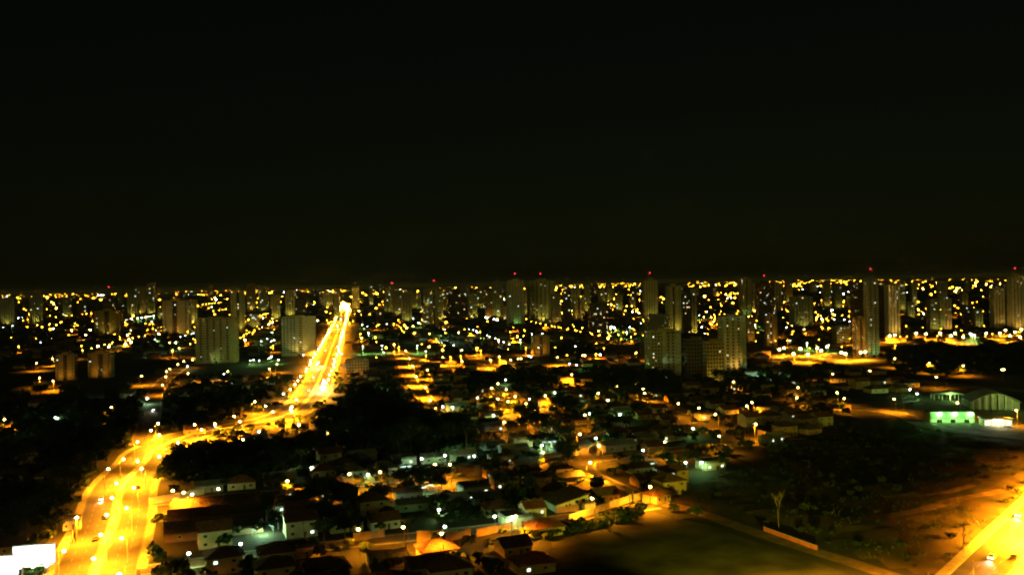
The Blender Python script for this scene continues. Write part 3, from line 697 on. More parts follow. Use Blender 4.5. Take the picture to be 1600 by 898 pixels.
# ------------------------------------------------------------------ far city: lights, roofs and trees nobody could count
RF = random.Random(21)
def horizon(x): return 443 - .018 * (x - 800)
for (xa, xb, ya, yb, n, pw, pm) in (
        (0, 560, 2.5, 10, 130, .2, 0), (0, 560, 9, 60, 190, .25, .15), (560, 880, 4, 14, 60, .2, 0), (560, 900, 12, 75, 120, .35, .12),
        (868, 1015, 1.6, 4, 34, .06, 0), (868, 1015, 4, 9, 46, .06, 0), (868, 1015, 9, 24, 45, .2, 0), (1075, 1170, 2.4, 10, 50, .1, 0), (1100, 1165, 20, 30, 30, .25, .1), (1090, 1190, 30, 70, 40, .3, .15),
        (1200, 1345, 2.8, 12, 80, .12, 0), (1200, 1345, 11, 26, 45, .2, 0), (1265, 1335, 34, 42, 24, .2, .2), (1270, 1345, 50, 70, 26, .4, .2), (1200, 1300, 45, 95, 30, .3, .2),
        (1360, 1600, 4, 20, 70, .25, 0), (1390, 1600, 18, 60, 60, .3, .1), (900, 1200, 22, 90, 70, .35, .15), (560, 1000, 70, 115, 60, .4, .2), (0, 480, 60, 100, 40, .4, .2)):
    for k in range(int(n * (.6 if ya > 8 else 1.15))):
        x = RF.uniform(xa, xb); y = horizon(x) + RF.uniform(ya, yb)
        p = at(x, y, 9.0)
        if p.y > 45000: continue
        kd = RF.choice(['mercury', 'cool']) if RF.random() < pw * .6 else 'sodium'
        if RF.random() < .12: kd = 'sodiumb'
        s = min(2.1, .42 * math.exp(abs(RF.gauss(0, .75))))
        far_pts.append((p.x, p.y, 9.0, s, kd, 6000 + p.y * 7 if RF.random() < pm else 0))
for k in range(64):
    x = RF.uniform(-20, 1620); p = at(x, horizon(x) + RF.choice([RF.uniform(22, 60), RF.uniform(45, 110)]), 9.0)
    if p.y < 950: continue
    dv = Vector((-math.sin(A2), math.cos(A2), 0)) if RF.random() < .55 else Vector((math.cos(A2), math.sin(A2), 0))
    kd = RF.choice(['sodium', 'sodium', 'sodium', 'sodiumb', 'mercury']); sp = RF.uniform(36, 60) * max(1, p.y / 2200)
    for j in range(RF.randint(6, 13)):
        q = p + dv * (sp * j) + Vector((RF.uniform(-3, 3), RF.uniform(-3, 3), 0))
        if RF.random() < .85: far_pts.append((q.x, q.y, 9.0, RF.uniform(.4, .9), kd, (4000 + q.y * 5) if RF.random() < .22 else 0))
for p in ((158, 461, 2.4, 'cool'), (154, 461, 2.2, 'cool'), (162, 461, 2.2, 'cool'), (88, 481, 2.6, 'sodiumb'), (84, 475, 2, 'sodiumb'), (81, 472, 1.6, 'sodiumb'), (123, 484, 1.6, 'sodium'), (215, 459, 2, 'mercury'), (336, 465, 2, 'sodiumb'), (330, 462, 1.7, 'sodium'),
          (1493, 455, 3.4, 'sodiumb'), (1519, 523, 2.4, 'cool'), (1523, 524, 2.2, 'cool'), (1516, 521, 2.2, 'cool'), (1524, 442, 2.2, 'sodiumb'), (1541, 444, 2.2, 'sodiumb'), (1563, 443, 2, 'sodiumb'), (1435, 484, 1.8, 'sodiumb'), (1443, 490, 1.8, 'mercury'), (1502, 491, 1.6, 'sodiumb'), (1284, 498, 1.7, 'cool'), (1319, 499, 1.7, 'cool'), (1328, 502, 1.6, 'cool'), (1285, 474, 2, 'sodiumb'), (1307, 476, 2, 'sodiumb'), (1318, 459, 2.2, 'cool'), (1325, 475, 2, 'sodiumb'), (1276, 496, 1.8, 'sodiumb'), (955, 511, 3.2, 'mercury'), (960, 512, 2.6, 'mercury'), (979, 519, 1.5, 'mercury'), (984, 511, 1.3, 'cool'), (977, 485, 1.6, 'sodium'), (994, 486, 1.6, 'sodium'), (922, 446, 2.6, 'mercury'), (928, 446, 2.4, 'sodiumb'), (561, 486, 1.6, 'sodiumb'), (616, 538, 2, 'sodiumb'), (565, 528, 2, 'sodiumb'), (567, 541, 1.2, 'cool'), (597, 540, 1.2, 'cool'), (652, 540, 1, 'cool'), (671, 521, 1.6, 'sodiumb'), (654, 504, 1, 'cool'), (695, 515, 1, 'cool'), (735, 521, 1.5, 'sodium'), (750, 519, 1.5, 'sodium'), (797, 518, 1.3, 'sodium'), (831, 522, 1.2, 'mercury'), (847, 521, 1.2, 'cool'), (813, 531, 1.1, 'cool'), (953, 524, 1.2, 'sodiumb'), (540, 476, 4, 'sodiumb'), (536, 474, 4, 'sodiumb'), (543, 480, 3.6, 'sodiumb'), (539, 482, 3.6, 'sodiumb'), (533, 480, 3, 'sodiumb'), (546, 484, 2.6, 'sodiumb')):
    q = at(p[0], p[1], 10.0); far_pts.append((q.x, q.y, 10.0, p[2] * (1.0 if p[0] in (540, 536, 543, 539, 533, 546) else .62), p[3], 9000 if p[1] > 500 else 0))
fm = {}
for (x, y, z, s, kd, pw) in far_pts:
    r_ = max(.4, s * y * .00046) if y < 9000 else s * 9000 * .00042 * (y / 9000) ** .7
    b = fm.setdefault(kd, MB()); b.ball((x, y, z), r_, r_, r_, 6, 4)
    fm.setdefault('pole', MB()).tube((x, y, 0), (x, y, z - r_ * .9), .25, .2, 4)
root = tag(bpy.data.objects.new('far_city_lights', None), 'countless tiny orange and white lamps spread to the horizon', 'city lights', None, 'stuff'); C.objects.link(root)
for k, b in fm.items():
    part({'pole': 'lamp_pole', 'sodium': 'orange_globe', 'sodiumb': 'yellow_globe', 'mercury': 'white_globe', 'cool': 'cool_globe'}[k], b, root, mat=M['steel'] if k == 'pole' else M[k], kind='stuff')
for (x, y, z, s, kd, pw) in far_pts:
    if pw: lamp_light(root, (x + .6, y - 1.6, z - .5), pw * .45, SOD if 'sod' in kd else WHT, ((x + .6, y - 1.6, 0), math.radians(164)))

rb, cn = MB(), MB()
def clump(mb, x, y, z, r, n=10):
    for k in range(n):
        a, t, q = RF.uniform(0, 6.28), RF.uniform(-.4, 1), r * RF.uniform(.5, 1)
        c = Vector((x + math.cos(a) * math.cos(t) * q, y + math.sin(a) * math.cos(t) * q, z + math.sin(t) * q * .8))
        s = r * RF.uniform(.3, .55); e1 = Vector((RF.uniform(-1, 1), RF.uniform(-1, 1), RF.uniform(-.6, .6))).normalized() * s; e2 = e1.orthogonal().normalized() * s
        mb.add([c - e1, c - e2 * .8, c + e1, c + e2 * .8], [(0, 1, 2, 3)])
MID = []
for k in range(3000):
    x = RF.uniform(-60, 1660); y = horizon(x) + RF.choice([RF.uniform(6, 40), RF.uniform(30, 105)])
    p = at(x, y)
    if p.y < 780 or road_gap(p.x, p.y)[0] < 10: continue
    if p.y < 1300: MID.append(p); continue
    if RF.random() < .62:
        w_, d_, h = RF.uniform(5, 12), RF.uniform(5, 10), RF.uniform(3, 6)
        c, s = math.cos(A2), math.sin(A2); o = len(rb.v)
        rb.box(-w_, w_, -d_, d_, 0, h); 
        rb.add([(-w_ - .5, -d_ - .5, h), (w_ + .5, -d_ - .5, h), (w_ + .5, d_ + .5, h), (-w_ - .5, d_ + .5, h), (-w_ * .8, 0, h + 2.2), (w_ * .8, 0, h + 2.2)], [(0, 1, 5, 4), (2, 3, 4, 5), (1, 2, 5), (3, 0, 4), (3, 2, 1, 0)])
        rb.v[o:] = [(p.x + a * c - b * s, p.y + a * s + b * c, q) for a, b, q in rb.v[o:]]
    else:
        for q in range(3): clump(cn, p.x + RF.uniform(-12, 12), p.y + RF.uniform(-8, 8), RF.uniform(3, 7), RF.uniform(4, 7), 14)
# ------------------------------------------------------------------ houses
def roof_mesh(w_, d_, h, kind, rise, mt):
    mb = MB(); e = .6; W, D = w_ / 2 + e, d_ / 2 + e; t = .16; zb = h - .12
    if kind == 'gable':
        for s in (-1, 1):
            mb.add([(-W, s * D, zb), (W, s * D, zb), (W, 0, h + rise), (-W, 0, h + rise), (-W, s * D, zb + t), (W, s * D, zb + t), (W, 0, h + rise + t), (-W, 0, h + rise + t)],
                   [(0, 1, 2, 3), (4, 5, 6, 7), (0, 1, 5, 4), (1, 2, 6, 5), (3, 0, 4, 7)])
            n = int(W * 2 / .9)
            for k in range(n):
                x = -W + (k + .5) * 2 * W / n
                mb.add([(x - .14, s * D, zb + t + .01), (x + .14, s * D, zb + t + .01), (x, s * D, zb + t + .12), (x - .14, 0, h + rise + t + .01), (x + .14, 0, h + rise + t + .01), (x, 0, h + rise + t + .12)], [(0, 1, 2), (0, 2, 5, 3), (1, 4, 5, 2)])
        mb.box(-W, W, -.16, .16, h + rise + t + .05, h + rise + t + .2)
    elif kind == 'hip':
        q = max(.2, W - D)
        mb.add([(-W, -D, zb), (W, -D, zb), (W, D, zb), (-W, D, zb), (-W, -D, zb + t), (W, -D, zb + t), (W, D, zb + t), (-W, D, zb + t), (-q, 0, h + rise + t), (q, 0, h + rise + t)],
               [(3, 2, 1, 0), (0, 1, 5, 4), (1, 2, 6, 5), (2, 3, 7, 6), (3, 0, 4, 7), (4, 5, 9, 8), (6, 7, 8, 9), (5, 6, 9), (7, 4, 8)])
        mb.box(-q, q, -.16, .16, h + rise + t - .02, h + rise + t + .12)
        for sx in (-1, 1):
            for sy in (-1, 1): mb.tube((sx * W, sy * D, zb + t), (sx * q, 0, h + rise + t), .13, .13, 4)
        n = int(2 * q / .9)
        for k in range(n):
            x = -q + (k + .5) * 2 * q / n
            for s in (-1, 1):
                mb.add([(x - .14, s * D, zb + t + .01), (x + .14, s * D, zb + t + .01), (x, s * D, zb + t + .12), (x - .14, 0, h + rise + t + .01), (x + .14, 0, h + rise + t + .01), (x, 0, h + rise + t + .12)], [(0, 1, 2), (0, 2, 5, 3), (1, 4, 5, 2)])
    else:      # low single slope behind parapet
        mb.add([(-W + .5, -D + .5, h + .1), (W - .5, -D + .5, h + .1), (W - .5, D - .5, h + .5), (-W + .5, D - .5, h + .5)], [(0, 1, 2, 3)])
        for x0, x1, y0, y1 in ((-W + .4, W - .4, -D + .4, -D + .6), (-W + .4, W - .4, D - .6, D - .4), (-W + .4, -W + .6, -D + .61, D - .61), (W - .6, W - .4, -D + .61, D - .61)): mb.box(x0, x1, y0, y1, h - .1, h + .9)
        mb.tube((W * .4, D * .3, h + .2), (W * .4, D * .3, h + 1.6), .7, .7, 8)
    return mb.mesh('roof', mt)
HP = []
KINDS = [('gable', 'tile', 'white', 11, 8, 3.2, 2.1), ('hip', 'tile', 'cream', 12, 9, 3.2, 2.3), ('gable', 'oldtile', 'ochre', 10, 9, 3.1, 2.2), ('hip', 'oldtile', 'white', 13, 10, 3.3, 2.5),
         ('gable', 'fibre', 'grey', 12, 8, 3.1, 1.3), ('flat', 'fibre', 'white', 11, 9, 3.6, 0), ('gable', 'tile', 'cream', 11, 10, 6.0, 2.2), ('hip', 'oldtile', 'ochre', 11, 9, 5.9, 2.2), ('gable', 'tin', 'grey', 14, 9, 3.6, 1.5)]
WORD = {'tile': 'clay', 'oldtile': 'weathered clay', 'fibre': 'grey', 'tin': 'metal', 'white': 'white', 'cream': 'cream', 'ochre': 'ochre', 'grey': 'grey'}
WINF = MB().box(-.7, .7, -.05, .03, -.55, .55).mesh('window', M['frame'])
WINP = MB().box(-.58, .58, -.07, -.052, -.45, .45).mesh('pane', M['glass'])
WINL = MB().box(-.58, .58, -.07, -.052, -.45, .45).mesh('pane', M['wina'])
DOOR = MB().box(-.5, .5, -.05, .04, .0, 2.1).box(.3, .38, -.1, -.05, .95, 1.1).mesh('door', M['door'])
for kd, rf, wl, w_, d_, h, rise in KINDS:
    mb = MB().box(-w_ / 2, w_ / 2, -d_ / 2, d_ / 2, 0, h)
    if kd == 'gable':
        for s in (-1, 1):
            x0, x1 = sorted((s * w_ / 2, s * (w_ / 2 - .2)))
            mb.add([(x0, -d_ / 2 + .02, h), (x0, d_ / 2 - .02, h), (x0, 0, h + rise - .2), (x1, -d_ / 2 + .02, h), (x1, d_ / 2 - .02, h), (x1, 0, h + rise - .2)], [(0, 1, 2), (5, 4, 3), (0, 2, 5, 3), (1, 4, 5, 2)])
    HP.append(dict(wall=mb.mesh('wall', M[wl]), roof=roof_mesh(w_, d_, h, kd, rise, M[rf]), w=w_, d=d_, h=h, desc=f'{"two-storey " if h > 5 else ""}{WORD[wl]} house, {WORD[rf]} {kd} roof', k=kd))
NH = [0]
def house(x, y, rz, label, group, k=None, scale=1.0, wins=True, lit=.12):
    P = HP[k if k is not None else R.randrange(len(HP))]
    t = thing('house', label.replace('{}', P['desc']), 'house', (x, y, 0), rz, group); t.scale = (scale, scale, 1)
    part('wall', P['wall'], t); part('roof', P['roof'], t)
    if wins:
        yf = -P['d'] / 2
        part('door', DOOR, t, (P['w'] * .1, yf - .02, .02))
        spots = [(-P['w'] * .3, yf, 1.65, 0), (P['w'] * .33, yf, 1.65, 0), (-P['w'] * .22, -yf, 1.65, math.pi), (P['w'] * .25, -yf, 1.65, math.pi)]
        if P['h'] > 5: spots += [(-P['w'] * .3, yf, 4.5, 0), (P['w'] * .3, yf, 4.5, 0), (-P['w'] * .25, -yf, 4.5, math.pi), (P['w'] * .25, -yf, 4.5, math.pi)]
        for (a, b, c, r_) in spots:
            o = part('window', WINF, t, (a, b, c)); o.rotation_euler = (0, 0, r_)
            part('pane', WINL if R.random() < lit else WINP, o)
    claim(x, y, max(P['w'], P['d']) * .5 * scale); NH[0] += 1
    return t, P

# --- particular houses and walls seen in the photograph
def bwall(p0, p1, h, mt, label, gate=True, group='boundary walls', th=.25):
    a, b = Vector((p0.x, p0.y, 0)), Vector((p1.x, p1.y, 0)); L = (b - a).length
    t = thing('boundary_wall', label, 'wall', a, math.atan2(b.y - a.y, b.x - a.x), group)
    g0, g1 = (L * .55, min(L * .55 + 3.2, L * .8)) if gate else (L, L)
    mb = MB().box(0, g0, -th / 2, th / 2, 0, h)
    if gate: mb.box(g1, L, -th / 2, th / 2, 0, h)
    part('wall', mb, t, mat=M[mt])
    cp = MB().box(-.05, g0 - .3, -th / 2 - .06, th / 2 + .06, h + .005, h + .12)
    if gate: cp.box(g1 + .3, L + .05, -th / 2 - .06, th / 2 + .06, h + .005, h + .12)
    part('coping', cp, t, mat=M['curb'])
    n = max(2, int(L / 5)); 
    for k in range(n + 1):
        x = L * k / n
        if gate and g0 - .5 < x < g1 + .5: continue
        part('pillar', MB().box(x - .18, x + .18, -th / 2 - .08, th / 2 + .08, 0, h + .22), t, mat=M[mt])
    if gate:
        part('gate', MB().box(g0 + .04, g1 - .04, -.05, .05, .08, h - .2).box(g0 + .04, g1 - .04, -.09, -.05, h * .45, h * .5), t, mat=M['steel'])
    for k in range(int(L / 6) + 1): 
        q = a + (b - a) * min(1, k * 6 / L); claim(q.x, q.y, 1.2)
    return t
for a, b, h, mt, lab in (
        ((514, 760), (598, 752), 3.4, 'ochre', 'orange-lit wall on the middle street under a white yard light'),
        ((640, 749), (710, 740), 3.2, 'cream', 'brightest orange-lit wall at the right end of the middle street'),
        ((712, 741), (764, 737), 4.2, 'brown', 'tall dim brown wall continuing the brightest orange-lit wall'),
        ((482, 766), (510, 760), 2.6, 'ochre', 'short orange-lit wall left of the grove on the middle street'),
        ((234, 788), (318, 772), 2.8, 'cream', 'bright yellow wall on the side street joining the avenue'),
        ((553, 845), (600, 838), 2.8, 'ochre', 'dim orange wall on the lower street left of the lit wall'),
        ((652, 848), (690, 845), 4.2, 'ochre', 'tall glowing orange wall block on the lower street'),
        ((692, 846), (735, 838), 3.0, 'ochre', 'orange wall behind the bare tree on the lower street'),
        ((745, 838), (800, 826), 2.6, 'ochre', 'patchy orange wall left of the white corner house'),
        ((890, 815), (986, 783), 2.8, 'white', 'long pale lit wall in front of the gabled corner house'),
        ((990, 783), (1018, 775), 2.8, 'cream', 'short lit wall at the street corner under the lamp'),
        ((912, 742), (990, 772), 1.6, 'cream', 'low glowing wall sloping down the corner street'),
        ((806, 663), (836, 661), 3.2, 'cream', 'glowing yellow wall above the dark middle trees'),
        ((850, 718), (884, 709), 2.6, 'ochre', 'orange-lit wall beside the dark round tree'),
        ((762, 633), (800, 630), 2.6, 'ochre', 'thin orange-lit wall left of the corner street'),
        ((920, 708), (930, 700), 2.8, 'cream', 'small lit wall beside the big orange lamp'),
        ((845, 626), (880, 624), 2.8, 'cream', 'cream lit wall in the middle houses'),
        ((1184, 680), (1226, 690), 3.2, 'ochre', 'orange wall sloping right from the far bend lamp'),
        ((1265, 632), (1330, 640), 3.4, 'ochre', 'long orange wall beside the parked row on the right')):
    bwall(at(*a), at(*b), h, mt, lab)
M['redw'] = mat('red_streak_wall', (.5, .11, .06), .85, .3, .6)
bwall(at(1194, 829), at(1276, 859), 1.5, 'redw', 'low red wall standing in for a red streak along the dirt road', False)  # wall stands in for a thin red streak
def front(px_, py_, k, lab, rz=A1, sc=1., lit=.15):
    p = at(px_, py_); return house(p.x, p.y, rz, lab, None, k, sc, True, lit)
# gabled corner house: gable end towards the viewer
gp = at(900, 801) + Vector((-math.sin(A1), math.cos(A1), 0)) * 9
t = thing('corner_house', 'white gabled house behind the long pale wall', 'house', gp, A1); claim(gp.x, gp.y, 10)
part('wall', MB().prism([(-7, 0), (7, 0), (7, 6.2), (-7, 3.2)], -6, 9), t, mat=M['white'])
rf = MB().prism([(-7.8, 2.95), (7.5, 6.25), (7.5, 6.55), (-7.8, 3.25)], -6.8, 9.6)
for k in range(17): rf.prism([(-7.8, 3.26), (7.5, 6.56), (7.5, 6.66), (-7.8, 3.36)], -6.7 + k, -6.45 + k)
part('roof', rf, t, mat=M['oldtile'])
for x, z, s in ((1.8, 3.6, 1.1), (4.6, 3.9, 1.3), (-2.8, 2.6, .6), (-1.2, 2.8, .6), (3.0, 5.0, .35)):
    o = part('window', WINF, t, (x, -6.03, z)); o.scale = (s, 1, s * 1.2); part('pane', WINP, o)
part('door', DOOR, t, (4.6, -6.03, .02)); part('balcony', MB().box(3.2, 6.2, -7.2, -6.0, 2.7, 2.85).box(3.2, 6.2, -7.2, -7.1, 2.85, 3.6), t, mat=M['curb'])
gk = at(922, 803); bt = thing('gate_house', 'small bright block set into the long pale wall', 'shed', gk, A1)
part('wall', MB().box(-2.2, 2.2, -.3, 2.6, 0, 4.1), bt, mat=M['cream']); part('roof', MB().box(-2.5, 2.5, -.6, 2.9, 4.11, 4.35), bt, mat=M['curb']); part('door', DOOR, bt, (0, -.33, .02))
front(1026, 782, 1, 'low cream corner house with orange lamp light on its side', A1 + .4, .8)
front(806, 818, 5, 'white flat-roofed house with glaring wall at the end of the lower street', A1, 1., .4)
front(832, 815, 6, 'two-storey cream house beside the parked red car', A1, .75)
front(472, 866, 5, 'white flat-roofed house with two glowing orange front panels', A1, .95)
front(505, 742, 1, 'cream house right of the small dark gap on the middle street')
front(769, 745, 7, 'narrow two-storey ochre house ending the tall brown wall', A1, .7)
front(740, 770, 5, 'pale square house in the middle of the nearest block', A1, 1.1, .3)
front(605, 880, 4, 'grey-roofed house with pale wall at the bottom centre left', A1)
front(665, 893, 2, 'ochre house cut by the bottom edge below the glowing wall', A1, 1.15)
front(700, 898, 3, 'white house with hip roof cut by the bottom edge', A1)
front(683, 868, 1, 'cream house left of the dark gap below the lower street', A1)
front(460, 776, 5, 'white open-fronted house glowing orange on the middle street', A1, .6)
front(963, 702, 8, 'long grey metal-roofed house in the dim row above the corner street', A1, 1.3)
front(1000, 738, 1, 'cream house below the cyan strip light', A1, .9)
front(1018, 704, 2, 'ochre house with red-orange lit roof beside the thin lamp', A1, .9)
front(1110, 731, 5, 'white flat house beside the big greenish yard light', A1, 1.)
front(1205, 690, 8, 'grey long house behind the far bend wall', A1 + .3, .9)
front(304, 676, 2, 'ochre gabled house behind the lamps of the avenue bend', A1 + .1, 1.2)
front(113, 825, 5, 'small yellow-lit kiosk house at the left kerb of the avenue', A1, .55)
front(22, 862, 2, 'low house with one lit orange gable left of the avenue', A1, .8)
front(600, 612, 8, 'long low shed with a glaring white wall in the grove', A2, 1.5, 1.)
front(692, 604, 4, 'long orange-fronted building with a row of dark openings', A2, 1.3)
# lamp that floods the shed wall in the grove
lamp_px([(590, 606), (610, 606)], 'mercury', 1500, 'glaring white light on the grove shed', 'white yard lights', 'low', 'post_light')

# long gabled sheds beside the avenue
for i in range(3):
    c = uv(-168 + i * 1.2, 30 + i * 17.5)
    t = thing('long_shed', f'long brown-roofed shed beside the avenue, {nth(i)} from the bottom', 'shed', c, A1, 'long sheds beside the avenue')
    part('wall', MB().prism([(-8, 0), (8, 0), (8, 2.9), (0, 5.3), (-8, 2.9)], -17, 17), t, mat=M['brown']).rotation_euler = (0, 0, math.pi / 2)
    rr_ = roof_mesh(34, 16, 3.0, 'gable', 2.5, M['oldtile']); part('roof', rr_, t)
    o = part('door', MB().box(-2, 2, -8.06, -7.98, .02, 2.5), t, mat=M['steel'])
    for k in range(4): w2 = part('window', WINF, t, (-12 + k * 8 + (2 if k > 1 else 0), -8.03, 1.7)); part('pane', WINP, w2)
    for k in (-12, 0, 12): claim(c.x + k * math.cos(A1), c.y + k * math.sin(A1), 9)

# rows of ordinary houses
TREEZONE = [[(500, 600), (640, 590), (690, 650), (780, 690), (700, 712), (480, 716), (470, 660)], [(240, 690), (470, 668), (500, 720), (430, 757), (330, 765), (245, 750)], [(960, 572), (1080, 590), (1060, 622), (900, 640)], [(1050, 650), (1160, 660), (1150, 700), (1060, 690)]]
def ok_house(x, y, r):
    a, b = proj((x, y, 0))
    if a < -60 or a > 1660 or b > 960: return False
    if inpoly(a, b, VAC) or (b > 690 and a > 1090) or (a > 860 and b > 828) or (a > 985 and b > 792): return False
    if any(inpoly(a, b, z) for z in TREEZONE) and R.random() < .85: return False
    return road_gap(x, y)[0] > r * .62 + 1.5 and free(x, y, r * .62)
ROWS1 = [(-58, 1, 'bottom row by the photo edge'), (-38, 0, 'second row below the lower street'), (-21, 1, 'row backing the lower street'), (12, 0, 'row fronting the lower street'), (31, 1, 'second row above the lower street'), (50, 0, 'third row above the lower street'), (69, 1, 'row backing the middle street'),
         (104, 0, 'row fronting the middle street'), (122, 1, 'second row above the middle street'), (141, 1, 'row backing the upper street'), (175, 0, 'row fronting the upper street'), (196, 1, 'second row above the upper street'), (217, 0, 'third row above the upper street'), (240, 1, 'fourth row above the upper street')]
for v, flip, desc in ROWS1:
    u = -184; n = 0
    while u < 190:
        u += R.uniform(13.5, 17); p = uv(u, v + R.uniform(-2, 2))
        if R.random() < .86 and ok_house(p.x, p.y, 12):
            house(p.x, p.y, A1 + math.pi * flip + R.uniform(-.05, .05), f'{{}}, {nth(n)} of the {desc}', 'houses of the near blocks'); n += 1
for r_ in range(17):
    n = 0; u = -90
    while u < 420 and NH[0] < 292:
        u += R.uniform(17, 27); p = uv2(u, 6 + r_ * 24 + R.uniform(-3, 3))
        if R.random() < .62 and ok_house(p.x, p.y, 14) and p.y > 590:
            house(p.x, p.y, A2 + math.pi * R.choice((0, 0, 1)), f'{{}}, {nth(n)} in row {nth(r_)} past the grove', 'houses past the grove', None, 1.1, r_ < 6); n += 1
n = 0
for (a, b) in sorted(((30, 672), (95, 662), (140, 668), (165, 655), (60, 640), (125, 640), (10, 700), (290, 618), (330, 610), (390, 606), (315, 640), (420, 600), (200, 625), (290, 600), (370, 600), (30, 575), (66, 600), (150, 625), (230, 640), (460, 594), (24, 750), (80, 760), (45, 722))):
    p = at(a, b)
    if free(p.x, p.y, 7) and road_gap(p.x, p.y)[0] > 7:
        house(p.x, p.y, A2 + R.uniform(-.1, .1), f'{{}}, in the dark left district, {nth(n)} from the left', 'houses left of the avenue'); n += 1

# ------------------------------------------------------------------ trees
def crown(seed, rx, rz, zc, lobes, leaves, size):
    r = random.Random(seed); mb = MB()
    L = [(Vector((0, 0, zc)), 1.0)]
    for k in range(lobes):
        a = 6.28 * k / lobes + r.uniform(-.4, .4)
        L.append((Vector((math.cos(a) * rx * .55, math.sin(a) * rx * .55, zc + r.uniform(-.35, .4) * rz)), r.uniform(.45, .65)))
    for k in range(leaves):
        c, s = r.choice(L)
        d = Vector((r.gauss(0, 1), r.gauss(0, 1), r.gauss(0, 1))).normalized() * (r.random() ** .45)
        p = c + Vector((d.x * rx * s * .8, d.y * rx * s * .8, d.z * rz * s * .9))
        if p.z < zc - rz * .75: continue
        q = size * r.uniform(.6, 1.3); e1 = Vector((r.uniform(-1, 1), r.uniform(-1, 1), r.uniform(-.5, .5))).normalized() * q
        e2 = (e1.cross(Vector((r.uniform(-.5, .5), r.uniform(-.5, .5), 1)))).normalized() * q * .62
        mb.add([p - e1, p - e2, p + e1, p + e2], [(0, 1, 2, 3)])
    return mb
def trunk(h, r_, spread, seed, n=5):
    rr = random.Random(seed); mb = MB().tube((0, 0, 0), (.1, .05, h * .45), r_, r_ * .7, 7)
    for k in range(n):
        a = 6.28 * k / n + rr.uniform(-.3, .3)
        m1 = Vector((math.cos(a) * spread * .3, math.sin(a) * spread * .3, h * .65)); m2 = Vector((math.cos(a) * spread * .62, math.sin(a) * spread * .62, h * rr.uniform(.8, .95)))
        mb.tube((.1, .05, h * .44), m1, r_ * .45, r_ * .3, 5); mb.tube(m1, m2, r_ * .3, r_ * .1, 4)
    return mb
TP = []
for k, (h, rx, rz, lf) in enumerate(((9, 4.6, 3.2, 'leafa'), (11, 5.5, 3.8, 'leafc'), (7.5, 3.6, 2.8, 'leafb'), (12.5, 6.2, 4.6, 'leafa'), (10, 4.0, 4.4, 'leafc'))):
    TP.append((trunk(h, .2 + rx * .03, rx, k).mesh('trunk', M['bark']), crown(k + 40, rx, rz, h * .72, 7, 1500, .5).mesh('crown', M[lf]), rx))
pm = MB()
for k in range(13):
    a = k * 2.4; dr = R.uniform(.4, 1.2); prev = Vector((0, 0, 7.6))
    dirv = Vector((math.cos(a), math.sin(a), 0)); sd_ = Vector((-math.sin(a), math.cos(a), 0)); pts = []
    for j in range(6):
        t_ = j / 5; pts.append(Vector((0, 0, 7.6)) + dirv * (3.0 * t_) + Vector((0, 0, 1.2 * math.sin(t_ * 2.2) - dr * t_ * t_ * 1.5)))
    for j in range(5):
        for s in (-1, 1):
            w0, w1 = .5 * math.sin(.3 + 2.5 * j / 5), .5 * math.sin(.3 + 2.5 * (j + 1) / 5)
            pm.add([pts[j], pts[j + 1], pts[j + 1] + sd_ * s * w1 - Vector((0, 0, .25 * w1)), pts[j] + sd_ * s * w0 - Vector((0, 0, .25 * w0))], [(0, 1, 2, 3)])
TP.append((MB().tube((0, 0, 0), (.25, .1, 4), .2, .16, 7).tube((.25, .1, 4), (0, 0, 7.7), .16, .13, 7).mesh('trunk', M['bark']), pm.mesh('crown', M['leafb']), 2.4))
NT = [0]
def tree(x, y, k, s, label, group, z=0):
    t = thing('palm_tree' if k == 5 else 'tree', label, 'tree', (x, y, z), R.uniform(0, 6.28), group)
    t.scale = (s * R.uniform(.9, 1.1), s * R.uniform(.9, 1.1), s * R.uniform(.85, 1.15))
    part('trunk', TP[k][0], t); part('crown', TP[k][1], t)
RT = random.Random(5)
